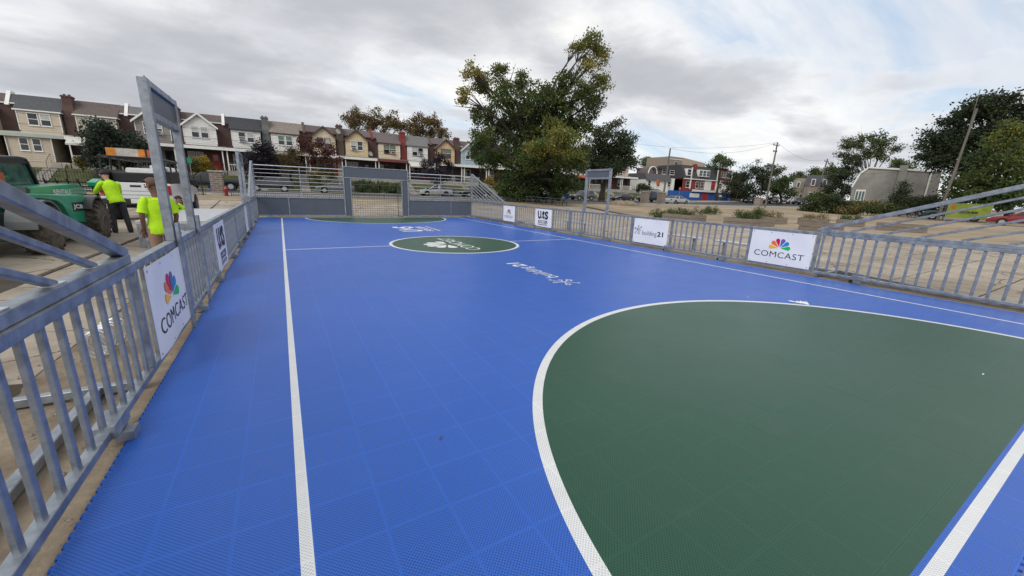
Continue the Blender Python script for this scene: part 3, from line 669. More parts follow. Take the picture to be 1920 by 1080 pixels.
def window(parent, x0, x1, z0, z1, y, trim='t_white', sash=True, ac=False, blind=None, sub=True):
    f = MB(); t = .07
    f.bb(x0, x1, y-.06, y-.0295, z1-t, z1); f.bb(x0, x1, y-.06, y-.0295, z0, z0+t); f.bb(x0, x0+t, y-.06, y-.0295, z0+t, z1-t); f.bb(x1-t, x1, y-.06, y-.0295, z0+t, z1-t)
    w_ = f.build('window', trim, parent)
    if sash: one('bb', x0+t, x1-t, y-.055, y-.0295, (z0+z1)/2-.03, (z0+z1)/2+.03).build('meeting_rail', 't_white', w_)
    one('bb', x0+t, x1-t, y-.042, y-.03, z0+t, (z0+z1)/2-.03).build('pane', 'glass_dark', w_); one('bb', x0+t, x1-t, y-.044, y-.03, (z0+z1)/2+.03, z1-t).build('pane', blind or 'glass_dark', w_)
    one('bb', x0-.05, x1+.05, y-.12, y-.03, z0-.06, z0-.003).build('sill', trim, w_)
    if ac:
        a = MB(); a.bb(x0+.1, x1-.1, y-.38, y-.062, z0+.02, z0+.4); a.build('air_conditioner', 'white_paint', w_, bevel=.015); one('bb', x0+.14, x1-.14, y-.386, y-.381, z0+.07, z0+.35).build('grille', 'galv_dark', w_)
    return w_
mat('blind', (.42, .43, .41), .7, 0, .1, 3); mat('pane_green', (.12, .2, .16), .3, 0, .1, 3); mat('awning', (.55, .54, .5), .6, 0, .1, 3); mat('awning_red', (.42, .09, .06), .6, 0, .1, 3); mat('porch_floor', (.3, .28, .25), .85, 0, .1, 2)
def house(k, label, kind, sd, roof, trim='t_white', wtrim='t_white', porch='open', proof='shingle_brown', fascia='t_white', post='t_white', lower='brick_dark', blind=None, ac=0, base='kerb_concrete', awn=None, steps=True):
    x0 = HX0+HW*k; x1 = x0+HW-.004; xm = (x0+x1)/2; dz = yz(xm); chl = k % 2 != 0          # a chimney stands on the left boundary of odd houses
    h = world(thing('rowhouse', label, 'house', (xm, 68, 2.4+dz)))
    B0, B1 = (x0+.62, x0+4.02) if chl else (x0+.86, x1-.72)
    Z = lambda z: z+dz
    # body
    b = MB(); b.bb(x0, x1, YR, YR+8.5, Z(2.2), Z(9.66)); b.build('main_wall', 'brick_dark', h)
    b = MB(); b.bb(B0, B1, YB, YR-.002, Z(6.45), Z(8.9)); b.build('bay', sd, h)
    # roof: slope from the recess eave to the top, then flat
    sl_ = (ZR-9.62)/(YT-YR+.1)
    b = MB(); b.prism([(x0, YR-.12, Z(9.6)), (x0, YT, Z(ZR)), (x0, YR+8.4, Z(ZR-.1)), (x0, YR+8.4, Z(9.55)), (x0, YR-.12, Z(9.5))], (x1-x0, 0, 0)); b.build('roof', roof, h)
    b = MB(); b.bb(x0+.01, x1-.01, YR-.16, YR-.121, Z(9.5), Z(9.63)); b.build('gutter', trim, h)
    if kind == 'mansard':
        e = .22; siding([(B0, Z(6.7)), (B1, Z(6.7)), (B1, Z(8.9)), (B0, Z(8.9))], YB, sd, 'bay_siding', h)
        b = MB(); a, c = B0-e, B1+e
        b.prism([(a, YB-.14, Z(8.83)), (a, YT+.25, Z(ZR+.06)), (a, YT+.25, Z(9.4)), (a, YR, Z(8.83))], (c-a, 0, 0)); b.build('bay_roof', roof, h)
        b = MB(); b.bb(a, c, YB-.19, YB-.141, Z(8.78), Z(8.92)); b.bb(a-.03, a-.002, YB-.14, YR, Z(8.78), Z(8.9)); b.bb(c+.002, c+.03, YB-.14, YR, Z(8.78), Z(8.9)); b.build('fascia', trim, h)
        wz0, wz1 = 7.28, 8.62
    else:
        px_ = (B0+B1)/2; pk_ = 10.5; e = .3
        siding([(B0, Z(6.7)), (B1, Z(6.7)), (B1, Z(9.0)), (px_, Z(pk_-.1)), (B0, Z(9.0))], YB, sd, 'bay_siding', h)
        b = MB(); b.prism([(B0, YB+.003, Z(8.9)), (B1, YB+.003, Z(8.9)), (B1, YB+.003, Z(9.0)), (px_, YB+.003, Z(pk_-.1)), (B0, YB+.003, Z(9.0))], (0, 2.0, 0)); b.build('gable', sd, h)
        b = MB()
        for s in (-1, 1):
            xe = px_+s*((B1-B0)/2+e); ze = 9.0-.22
            b.prism([(px_, YB-.3, Z(pk_)), (xe, YB-.3, Z(ze)), (xe, YB-.3, Z(ze-.1)), (px_, YB-.3, Z(pk_-.1))], (0, 2.6, 0))
        b.build('bay_roof', roof, h)
        b = MB()
        for s in (-1, 1):
            xe = px_+s*((B1-B0)/2+e+.02); ze = 9.0-.23
            b.prism([(px_, YB-.345, Z(pk_+.02)), (xe, YB-.345, Z(ze+.02)), (xe, YB-.345, Z(ze-.24)), (px_, YB-.345, Z(pk_-.26))], (0, .04, 0))
        b.build('barge_board', trim, h); wz0, wz1 = 7.38, 8.82
    c_ = (B0+B1)/2
    for i, (a, q) in enumerate(((c_-.92, c_-.06), (c_+.06, c_+.92))):
        window(h, a, q, Z(wz0), Z(wz1), YB, wtrim, ac=(ac == i+1), blind=blind if blind else ('blind' if (k+i) % 2 else None))
    for xx, s in ((B0, -1), (B1, 1)): one('bb', xx-.05 if s < 0 else xx-.03, xx+.03 if s < 0 else xx+.05, YB-.05, YB-.03, Z(6.7), Z(8.82)).build('corner_board', trim if kind != 'mansard' else 't_white', h)
    # porch
    b = MB(); b.prism([(x0, YP-.25, Z(6.12)), (x0, YR, Z(6.62)), (x0, YR, Z(6.45)), (x0, YP-.25, Z(5.98))], (x1-x0, 0, 0)); b.build('porch_roof', proof, h)
    b = MB(); b.bb(x0+.01, x1-.01, YP-.31, YP-.252, Z(5.84), Z(6.2)); b.build('porch_fascia', fascia, h)
    b = MB(); b.bb(x0+.05, x1-.05, YP, YR-.01, Z(2.3), Z(3.3)); b.build('porch_base', base, h)
    if porch == 'enclosed':
        e1 = x1-1.15
        b = MB(); b.bb(x0+.3, e1, YP+.003, YR-.02, Z(3.31), Z(5.95)); b.build('porch_room', sd, h); siding([(x0+.3, Z(3.3)), (e1, Z(3.3)), (e1, Z(5.9)), (x0+.3, Z(5.9))], YP, sd, 'porch_siding', h)
        for a in (x0+1.28, x0+2.25): window(h, a, a+.72, Z(4.38), Z(5.74), YP, 't_white')
        d = one('bb', e1+.2, e1+.95, YR-.07, YR-.03, Z(3.31), Z(5.4)).build('door', 'door_dark', h); one('ball', (e1+.85, YR-.1, Z(4.3)), .04).build('handle', 'chrome', d)
        one('tube', [(e1+.05, YP-.1, Z(5.9)), (e1+.02, YP-.08, Z(3.3))], .05, 8).build('downpipe', 't_white', h)
        one('tube', [(x0+.36, YP-.1, Z(5.9)), (x0+.36, YP-.08, Z(3.3))], .05, 8).build('downpipe', 't_white', h)
    else:
        b = MB(); b.bb(x0+.02, x1-.02, YB-.1, YR-.03, Z(3.31), Z(6.3)); b.build('ground_floor_wall', lower, h)
        wl = x0+.7; window(h, wl, wl+.78, Z(4.1), Z(5.6), YB-.1, wtrim, blind='blind'); window(h, wl+.86, wl+1.64, Z(4.1), Z(5.6), YB-.1, wtrim)
        dx = x0+3.3 if k % 2 == 0 else x0+3.2; d = one('bb', dx, dx+.9, YB-.16, YB-.102, Z(3.31), Z(5.5)).build('door', 'door_dark' if k % 3 else 'door_red', h); one('bb', dx+.2, dx+.7, YB-.166, YB-.161, Z(4.5), Z(5.3)).build('door_glass', 'glass_dark', d); one('ball', (dx+.82, YB-.19, Z(4.35)), .04).build('handle', 'chrome', d)
        for p in (x0+.25, x1-.25): one('beam', (p, YP+.03, Z(3.3)), (p, YP+.03, Z(6.0)), .13).build('porch_post', post, h)
        b = MB(); b.bb(x0+.3, x1-1.5, YP+.0, YP+.08, Z(4.1), Z(4.17)); n = 14
        for i in range(n): q = x0+.36+i*(HW-1.9)/(n-1); b.bb(q-.02, q+.02, YP+.02, YP+.06, Z(3.31), Z(4.1))
        b.build('railing', post if k % 3 else 'black_paint', h)
        if awn:
            b = MB(); b.prism([(x0+.2, YP-.1, Z(6.05)), (x0+.2, YP-.9, Z(5.45)), (x0+.2, YP-.9, Z(5.25)), (x0+.2, YP-.1, Z(5.85))], (HW-.6, 0, 0)); b.build('awning', awn, h)
    if steps:
        b = MB(); sx0, sx1 = (x1-1.4, x1-.3)
        for i in range(5): b.bb(sx0, sx1, YP-1.6+.3*i, YP-.002, Z(2.1 if i == 0 else 2.35+.2*i-.2), Z(2.35+.2*i))
        for i in range(9):
            yy = 59.7+.45*i; b.bb(sx0, sx1, yy, yy+.47, Z(.9), yard_z(xm, yy+.3)+.06)
        b.build('steps', 'kerb_concrete', h)
        for sx in (sx0-.03, sx1+.03):
            one('tube', [(sx, 59.8, yard_z(xm, 59.8)), (sx, 59.8, yard_z(xm, 59.8)+.9), (sx, 61.6, yard_z(xm, 61.6)+.9), (sx, 61.6, yard_z(xm, 61.6))], .025, 6).build('handrail', 'black_paint', h)
            one('tube', [(sx, YP-1.5, Z(2.4)), (sx, YP-1.5, Z(3.3)), (sx, YP-.2, Z(4.2)), (sx, YP-.2, Z(3.3))], .022, 6).build('handrail', 'black_paint', h)
    return h, x0, x1, Z
def chimney(h, x, Z, m, w_=.95, wall=None, cap=None):
    b = MB(); b.bb(x-w_/2, x+w_/2, YB+.35, YR-.002, Z(2.3), Z(9.2)); b.prism([(x-w_/2, YB+.35, Z(9.2)), (x+w_/2, YB+.35, Z(9.2)), (x+w_/2-.08, YB+.55, Z(9.9)), (x-w_/2+.08, YB+.55, Z(9.9))], (0, .45, 0)); b.bb(x-w_/2+.06, x+w_/2-.06, YB+.55, YR+.45, Z(9.6), Z(10.95)); b.bb(x-w_/2-.0, x+w_/2+.0, YB+.5, YR+.5, Z(10.75), Z(10.9))
    c = b.build('chimney', m, h); p = MB()
    for q in (-.22, .2): p.lathe([(.1, 0), (.12, .16), (.1, .18)], (x+q, YR-.05, Z(10.95)), 10)
    p.build('chimney_pot', cap or 'brick_brown', c)
def firewall(h, x, Z, m):
    b = MB(); b.prism([(x-.16, YR-.35, Z(9.35)), (x-.16, YT+.05, Z(10.98)), (x-.16, YT+.9, Z(10.98)), (x-.16, YT+.9, Z(10.3)), (x-.16, YR+.1, Z(9.3))], (.32, 0, 0)); b.build('party_wall', m, h)
HS = {
 -2: ('beige rowhouse at the row end beyond the telehandler cab', 'gable', 's_beige', 'shingle_slate', {}),
 -1: ('beige rowhouse partly behind the telehandler cab with white eave', 'gable', 's_beige', 'shingle_brown', dict(porch='enclosed', proof='t_green')),
 0: ('beige sided rowhouse with closed-in porch and slate roof behind the telehandler', 'mansard', 's_beige', 'shingle_slate', dict(porch='enclosed', proof='t_green', fascia='t_green', base='s_beige')),
 1: ('olive beige rowhouse with grey-brown roof behind the conifer', 'mansard', 's_olive', 'shingle_brown', dict(awn='awning')),
 2: ('taupe gabled rowhouse behind the pickup truck rack', 'gable', 's_taupe', 'shingle_grey', dict(ac=2, lower='s_grey')),
 3: ('white clapboard gabled rowhouse with white porch beam', 'gable', 's_white', 'shingle_brown', dict(blind='blind', lower='brick_dark')),
 4: ('white rowhouse with near-black mansard roof and window air conditioner', 'mansard', 's_white', 'shingle_dark', dict(ac=1, trim='shingle_dark', proof='shingle_dark')),
 5: ('white rowhouse with patchy tan roof and green window panes', 'mansard', 's_white', 'shingle_tan', dict(blind='pane_green', trim='t_brown', proof='shingle_dark', fascia='s_olive')),
 6: ('cream gabled rowhouse with brown trim behind the red-leaved tree', 'gable', 's_cream', 'shingle_brown', dict(trim='t_brown', wtrim='t_red', lower='s_cream')),
 7: ('yellow clapboard gabled rowhouse with brown barge boards beside the mauve-roofed house', 'gable', 's_yellow', 'shingle_mauve', dict(trim='t_brown', ac=1)),
 8: ('cream rowhouse with mauve shingle roof and red-brown window trim', 'mansard', 's_cream', 'shingle_mauve', dict(trim='t_brown', wtrim='t_red', ac=2, proof='shingle_mauve', fascia='t_red', blind='pane_green')),
 9: ('white clapboard rowhouse with plain grey roof beside a red chimney', 'mansard', 's_white', 'shingle_grey', dict(wtrim='s_grey', trim='shingle_grey', ac=2, awn='awning')),
 10: ('peach gabled rowhouse with brown trim above the purple plum tree', 'gable', 's_peach', 'shingle_mauve', dict(trim='t_brown', wtrim='t_brown', blind='pane_green')),
 11: ('pale blue gabled rowhouse with white trim beside the big oak', 'gable', 's_blue', 'shingle_brown', dict(proof='s_blue')),
 12: ('white rowhouse partly hidden by the left edge of the oak', 'mansard', 's_white', 'shingle_brown', {}),
 13: ('grey rowhouse hidden behind the oak trunk', 'gable', 's_grey', 'shingle_slate', {}),
 14: ('pale grey rowhouse right of the oak trunk with mansard roof', 'mansard', 's_white', 'shingle_grey', dict(lower='s_white')),
 15: ('white rowhouse with curved white awning behind the grey SUV', 'mansard', 's_white', 'shingle_slate', dict(awn='awning', lower='s_white')),
 16: ('grey rowhouse behind the header frame with red awning', 'gable', 's_grey', 'shingle_slate', dict(awn='awning_red')),
 17: ('taupe rowhouse behind the tall street tree', 'mansard', 's_taupe', 'shingle_brown', {}),
 18: ('yellow cream gabled rowhouse half covered by the street tree', 'gable', 's_yellow', 'shingle_slate', dict(lower='brick_dark')),
 19: ('cream gabled rowhouse with grey shutters at the row end', 'gable', 's_cream', 'shingle_grey', dict(lower='brick_dark')),
}
CHIM = {-1: 'brick_dark', 1: 'brick_dark', 3: 'brick_dark', 5: 'brick_grey', 7: 'brick_brown', 9: 'brick_red', 11: 'brick_dark', 13: 'brick_dark', 15: 'brick_dark', 17: 'brick_dark', 19: 'brick_dark'}
FIRE = {0: 't_white', 2: 't_white', 4: 't_white', 6: 'brick_brown', 8: 'brick_red', 10: 'brick_brown', 12: 't_white', 14: 'brick_brown', 16: 't_white', 18: 'brick_brown'}
for k, (lb_, kd, sd, rf, kw) in HS.items():
    h, hx0, hx1, Z = house(k, lb_, kd, sd, rf, **kw)
    if k in CHIM: chimney(h, hx0-.0, Z, CHIM[k])
    if k in FIRE: firewall(h, hx0, Z, FIRE[k])
    if k == 19:
        for a in (-1.25, 1.05): one('bb', (HX0+HW*k+2.32)+a, (HX0+HW*k+2.32)+a+.3, YB-.07, YB-.031, Z(7.35), Z(8.85)).build('shutter', 's_taupe', h)
    if k in (7, 6):
        d = MB(); c = Vector((hx1-.55 if k == 7 else hx1-.3, YB+.2, Z(7.0 if k == 7 else 9.9))); d.lathe([(.02, 0), (.2, .03), (.36, .1), (.4, .14)], (0, 0, 0), 14); q = d.v; rot = Matrix.Rotation(R_(65), 3, 'X') @ Matrix.Rotation(R_(25), 3, 'Y')
        d.v = [tuple(rot@Vector(p)+c) for p in q]; d.tube([c, c+Vector((0, .25, -.45))], .03, 6); d.build('satellite_dish', 's_grey', h)
# ================================================================== BUILDINGS ALONG THE CROSS STREET
def rect(b, px0, py0, px1, py1, Y, dep=.1, name=None):
    p, q = aty(px0, py0, Y), aty(px1, py1, Y); b.bb(p.x, q.x, Y-dep, Y, q.z, p.z)
def Zb(px, py, ox, oy, s): return (ox+px/s, oy+py/s)
mat('bar_blue', (.02, .09, .33), .55, 0, .12, 2); mat('bar_red', (.33, .02, .025), .55, 0, .1, 2); mat('stucco_tan', (.42, .345, .26), .85, 0, .06, 1); mat('stucco_taupe', (.24, .2, .165), .85, 0, .06, 1); mat('sign_white', (.62, .63, .62), .5, 0, .08, 4); mat('grey_render', (.2, .195, .185), .9, 0, 0, .35, .3, 6, col2=(.32, .31, .29), detail=8); mat('stone_pale', (.3, .27, .23), .9, 0, .15, 1)
K = lambda x, y: (1240+x/8.306, 270+y/8.306)
YBAR = 68.
def R8(x0, y0, x1, y1, Y=YBAR):
    a = aty(*K(x0, y0), Y); b = aty(*K(x1, y1), Y); return a.x, b.x, b.z, a.z
bar = world(thing('corner_bar', 'red brick corner building with blue shopfront and slate mansard', 'building', (98, 70, 1.7)))
X0, X1, _, _ = R8(150, 560, 1060, 900); zb = gz(98, 60)-.2
zs1, zs2, zs3 = 4.35, 6.85, 9.9
one('bb', X0+1.5, X1, YBAR, YBAR+9, zb, zs2).build('wall', 'brick_red', bar)
def R8w(x0, x1): a = aty(*K(x0, 600), YBAR).x; b = aty(*K(x1, 600), YBAR).x; return a, b
b = MB(); b.bb(X0-.6, X1+.1, YBAR-.25, YBAR-.002, zb, zs1-.55); b.build('shopfront', 'bar_blue', bar)
b = MB(); a, c = R8w(480, 970); b.bb(a, c, YBAR-.75, YBAR-.252, zs1-.6, zs1-.05); b.build('shop_sign', 'sign_white', bar)
a, c = R8w(455, 605); one('bb', a, c, YBAR-.3, YBAR-.253, zb+1.0, zb+2.1).build('sign_board', 'sign_white', bar)
a, c = R8w(650, 735); one('bb', a, c, YBAR-.31, YBAR-.253, zb, zb+2.3).build('door', 'bar_red', bar)
a, c = R8w(260, 330); one('bb', a, c, YBAR-.31, YBAR-.253, zb, zb+1.3).build('door', 'bar_red', bar)
a, c = R8w(910, 950); one('bb', a, c, YBAR-.5, YBAR-.253, zb+1.4, zb+2.1).build('wall_unit', 'sign_white', bar)
a, c = R8w(675, 780); one('bb', a, c, YBAR-.06, YBAR-.002, zs1, zs2-.05).build('white_panel', 's_white', bar)
a, c = R8w(845, 1050); one('bb', a, c, YBAR-.07, YBAR-.002, zs1, zs2-.05).build('white_panel', 's_white', bar)
a, c = R8w(785, 840); one('bb', a, c, YBAR-.08, YBAR-.002, zs1, zs2-.1).build('red_panel', 'bar_red', bar)
for p, q in ((385, 440), (535, 585), (610, 665)):
    a, c = R8w(p, q); window(bar, a, c, zs1+.35, zs2-.45, YBAR)
a, c = R8w(870, 945); window(bar, a, c, zs1+.5, zs2-.5, YBAR-.08)
a, c = R8w(160, 330); one('bb', a, c, YBAR, YBAR+6, zb, zs2-.1).build('side_wall', 's_white', bar)
XM = aty(*K(345, 560), YBAR).x
b = MB(); b.bb(XM, X1+.3, YBAR-.35, YBAR-.004, zs2, zs2+.22); b.build('cornice', 't_white', bar)
b = MB(); b.prism([(XM, YBAR-.2, zs2+.22), (XM, YBAR+1.3, zs3+.6), (XM, YBAR+8.8, zs3+.6), (XM, YBAR+8.8, zs2+.22)], (X1-XM-.6, 0, 0)); b.build('mansard', 'shingle_dark', bar)
for p, q, n in ((375, 440, 1), (560, 730, 3)):
    a, c = R8w(p, q); b = MB(); b.bb(a, c, YBAR-.12, YBAR+1.2, zs2+.9, zs3-.35); d = b.build('dormer', 't_white', bar)
    for i in range(n): ww = (c-a)/n; window(d, a+ww*i+.1, a+ww*(i+1)-.1, zs2+1.0, zs3-.5, YBAR-.12, 't_white')
a, c = R8w(880, 1055); one('bb', a, c, YBAR-.3, YBAR+1.2, zs2+.225, zs3+.1).build('brick_bay', 'brick_red', bar)
for i in range(4): ww = (c-a-.6)/4; window(bar, a+.3+ww*i, a+.3+ww*(i+1)-.12, zs2+1.1, zs3-.35, YBAR-.3)
a, c = R8w(1055, 1090); one('bb', a, c, YBAR-.2, YBAR+8, zb, zs3+.4).build('party_wall', 't_white', bar)
a, c = R8w(520, 550); one('bb', a, c, YBAR+.5, YBAR+1.4, zs3-.6, zs3+1.0).build('chimney', 'brick_red', bar)
for p in (440, 845):
    a, c = R8w(p, p+12); one('bb', a, c, YBAR-.24, YBAR-.1, zs1, zs3).build('downpipe', 't_white', bar)
a, c = R8w(1090, 1300); one('bb', a, c, YBAR+.2, YBAR+9, zb, zs3-.2).build('side_block', 'brick_dark', bar)
# white side building between the row and the bar
ws = world(thing('white_building', 'low white painted building with dark pent roof between rowhouses and bar', 'building', (85, 70, 2)))
a0 = aty(1210, 360, YBAR).x; a1 = X0-.05
one('bb', a0, a1, YBAR+.3, YBAR+9, gz(85, 60)-.2, 6.3).build('wall', 's_white', ws)
b = MB(); b.prism([(a0-.2, YBAR-.3, 6.1), (a0-.2, YBAR+.6, 7.6), (a0-.2, YBAR+9, 7.6), (a0-.2, YBAR+9, 6.3), (a0-.2, YBAR+.3, 6.3)], (a1-a0+.2, 0, 0)); b.build('pent_roof', 'shingle_slate', ws)
for p in (1219, 1236, 1256, 1274): x = aty(p, 345, YBAR).x; window(ws, x-.5, x+.5, 4.6, 5.9, YBAR+.3)
b = MB(); b.bb(a0+6, a1, YBAR+1.5, YBAR+9, 7.601, 9.0); b.build('upper_storey', 'brick_dark', ws); b = MB(); b.bb(a0+6-.2, a1+.05, YBAR+1.2, YBAR+9.2, 9.0, 9.4); b.build('roof_edge', 'shingle_dark', ws)
for i in range(2): window(ws, a0+7+i*3, a0+8.8+i*3, 7.75, 8.85, YBAR+1.5)
dm = MB(); dm.lathe([(1.9, 0), (1.8, .6), (1.4, 1.2), (.8, 1.6), (.2, 1.75)], (a0+3, YBAR+3.2, 7.6), 18); dm.build('turret', 'shingle_brown', ws, smooth=True)
b = MB(); b.tube([(a0+3+1.6*math.cos(t), YBAR+.98, 7.6+1.7*math.sin(t)) for t in [math.pi*i/12 for i in range(13)]], .13, 6); b.build('arch_trim', 't_white', ws)
# flat tan block behind
tb_ = world(thing('tan_block', 'plain tan flat-roofed block rising behind the slate roofs', 'building', (118, 92, 2))); YK = 92.
p0, p1, p2 = aty(1257, 293, YK), aty(1281, 293, YK), aty(1323, 298, YK+6)
one('bb', p0.x, p1.x, YK, YK+10, 2, p0.z).build('wall', 'stucco_taupe', tb_); b = MB(); b.prism([(p1.x+.01, YK, 2), (p1.x+.01, YK, p0.z+.05), (p2.x, YK+6, p0.z-.1), (p2.x, YK+6, 2)], (0, 9, 0)); b.build('side_wall', 'stucco_tan', tb_)
one('bb', p0.x-.1, p1.x+.1, YK-.1, YK+.2, p0.z-.9, p0.z-.7).build('cornice', 't_white', tb_); a = aty(1264, 310, YK); c = aty(1271, 307, YK); window(tb_, a.x, c.x, a.z-1.4, c.z+.6, YK)
# grey end-wall building on the right: its long blank wall faces the lot
D0 = Vector((99.0, 34.2, 0)); D1 = Vector((103.5, 21.5, 0)); ud = (D1-D0).normalized(); nd = Vector((-ud.y, ud.x, 0)); nd = nd if nd.dot(-D0) < 0 else -nd
def onwall(px, py, off=0):
    P = D0-nd*off; d = ray(px, py); t = (P-CAM).dot(nd)/d.dot(nd); return CAM+d*t
gb = world(thing('grey_building', 'blank grey rendered end house with white corner window', 'building', (101, 28, .5)))
pts = [onwall(1592, 395), onwall(1597, 351), onwall(1613, 325), onwall(1629, 314), onwall(1766, 322), onwall(1752, 395)]; pts[0].z = pts[5].z = .3
b = MB(); b.prism(pts, nd*9); b.build('wall', 'grey_render', gb)
b = MB()
for i in (1, 2, 3): b.beam(pts[i]-nd*.1, pts[i+1]-nd*.1, .3, .28, up=nd)
b.build('roof_edge', 't_white', gb)
b = MB(); q0, q1 = onwall(1687, 310, .05), onwall(1676, 385, .05); b.beam((q1.x, q1.y, .4), (q1.x, q1.y, q0.z), 1.1, .5, up=nd); b.build('chimney_breast', 'grey_render', gb)
q0 = onwall(1746, 325, .12); one('tube', [(q0.x, q0.y, .5), (q0.x, q0.y, q0.z)], .13, 8).build('downpipe', 't_white', gb)
wa, wb_ = onwall(1600, 377, .03), onwall(1624, 356, .03); b = MB(); b.prism([(wa.x, wa.y, wa.z), (wb_.x, wb_.y, wa.z), (wb_.x, wb_.y, wb_.z), (wa.x, wa.y, wb_.z)], -nd*.25); wo_ = b.build('window', 't_white', gb)
for i in range(3):
    f0, f1 = .08+.31*i, .08+.31*i+.22; a = wa.lerp(wb_, f0); c = wa.lerp(wb_, f1); b = MB(); b.prism([(a.x, a.y, wa.z+.3), (c.x, c.y, wa.z+.3), (c.x, c.y, wb_.z-.3), (a.x, a.y, wb_.z-.3)], -nd*.27); b.build('pane', 'glass_tint', wo_)
# stone rowhouses on the far cross street
def far_house(px0, px1, pyt, pyb, D, m, rf, label, wins):
    a, c = atd(px0, pyt, D), atd(px1, pyt, D); zt = a.z; zg = gz(a.x, a.y)-.3; u = Vector((c.x-a.x, c.y-a.y, 0)); n = Vector((a.x+c.x, a.y+c.y, 0)).normalized()
    t = world(thing('stone_rowhouse', label, 'house', ((a.x+c.x)/2, (a.y+c.y)/2, zg)))
    zw = zg+(zt-zg)*.66 if rf else zt
    b = MB(); b.prism([(a.x, a.y, zg), (c.x, c.y, zg), (c.x, c.y, zw), (a.x, a.y, zw)], n*9); b.build('wall', m, t)
    if rf:
        b = MB(); f = n*1.2; e = u.normalized()*.2; z2 = zt+.3
        P = [Vector((a.x, a.y, zw))-e-n*.2, Vector((c.x, c.y, zw))+e-n*.2]; Q = [Vector((c.x, c.y, z2))-e+f, Vector((a.x, a.y, z2))+e+f]
        b.prism([P[0], P[1], Q[0], Q[1]], n*7); b.build('mansard', rf, t)
    for fx, fz, w_, h_ in wins:
        cc = Vector((a.x, a.y, 0))+u*fx; z = zg+(zt-zg)*fz; e = u.normalized()*w_/2; back = n*-.35
        b = MB(); b.prism([cc-e+Vector((0, 0, z-h_/2)), cc+e+Vector((0, 0, z-h_/2)), cc+e+Vector((0, 0, z+h_/2)), cc-e+Vector((0, 0, z+h_/2))], back); wn_ = b.build('window', 't_white', t)
        e = e*.7; h2 = h_*.4; b = MB(); b.prism([cc-e+Vector((0, 0, z-h2))-n*.02, cc+e+Vector((0, 0, z-h2))-n*.02, cc+e+Vector((0, 0, z+h2))-n*.02, cc-e+Vector((0, 0, z+h2))-n*.02], back*1.06); b.build('pane', 'glass_dark', wn_)
    return t
far_house(1489, 1513, 334, 378, 150, 'stone_pale', None, 'pale stone house with flat roof behind the parked cars', [(.45, .75, .9, 1.6), (.3, .3, .9, 1.6), (.8, .3, .9, 1.6)])
far_house(1513, 1563, 330, 378, 145, 'stucco_taupe', 'shingle_slate', 'dark slate-roofed stone house with white dormers by the leaning pole', [(.3, .78, 1.0, 1.9), (.72, .78, 1.0, 1.9), (.3, .35, 1.2, 1.6), (.7, .35, 1.2, 1.6)])
# ================================================================== VEHICLES
for n_, c_ in dict(car_black=(.012, .012, .015), car_grey=(.13, .13, .135), car_silver=(.42, .43, .44), car_white=(.68, .69, .7), car_navy=(.018, .022, .035), car_red=(.22, .012, .02), car_teal=(.02, .07, .085), car_charcoal=(.04, .042, .046)).items(): mat(n_, c_, .28, .25 if n_ not in ('car_white',) else 0, .04, 2, coat=.6)
mat('trim_black', (.02, .02, .022), .6, 0, .1, 5)
def wheel_parts(b_parent, x, y, s, r=.33, w_=.22, rim='chrome', tyre='rubber', axis_='Y'):
    t = MB(); pr = [(r*.62, -w_/2), (r*.93, -w_/2), (r, -w_/2+.04), (r, w_/2-.04), (r*.93, w_/2), (r*.62, w_/2)]
    t.lathe(pr, (x, y, r), 22, axis_); wl = t.build('wheel', tyre, b_parent, smooth=True)
    d = MB(); o = s*(w_/2-.015)
    ctr = Vector((x, y, r))
    U, V, Nn = (Vector((1, 0, 0)), Vector((0, 0, 1)), Vector((0, 1, 0))) if axis_ == 'Y' else (Vector((0, 1, 0)), Vector((0, 0, 1)), Vector((1, 0, 0)))
    for k in range(5):
        a = 2*math.pi*k/5; p = ctr+(U*math.cos(a)+V*math.sin(a))*r*.58+Nn*o; d.beam(ctr+Nn*o, p, r*.2, .03, up=Nn)
    d.lathe([(r*.56, -.02), (r*.63, -.02), (r*.63, .02), (r*.56, .02)], ctr+Nn*o, 20, axis_); d.lathe([(.01, -.02), (r*.17, -.02), (r*.17, .025), (.01, .025)], ctr+Nn*o, 12, axis_)
    d.build('rim', rim, wl)
    one('lathe', [(.01, -.01), (r*.6, -.01), (r*.6, .01), (.01, .01)], ctr+Nn*(o-s*.05), 16, axis_).build('brake_disc', 'trim_black', wl)
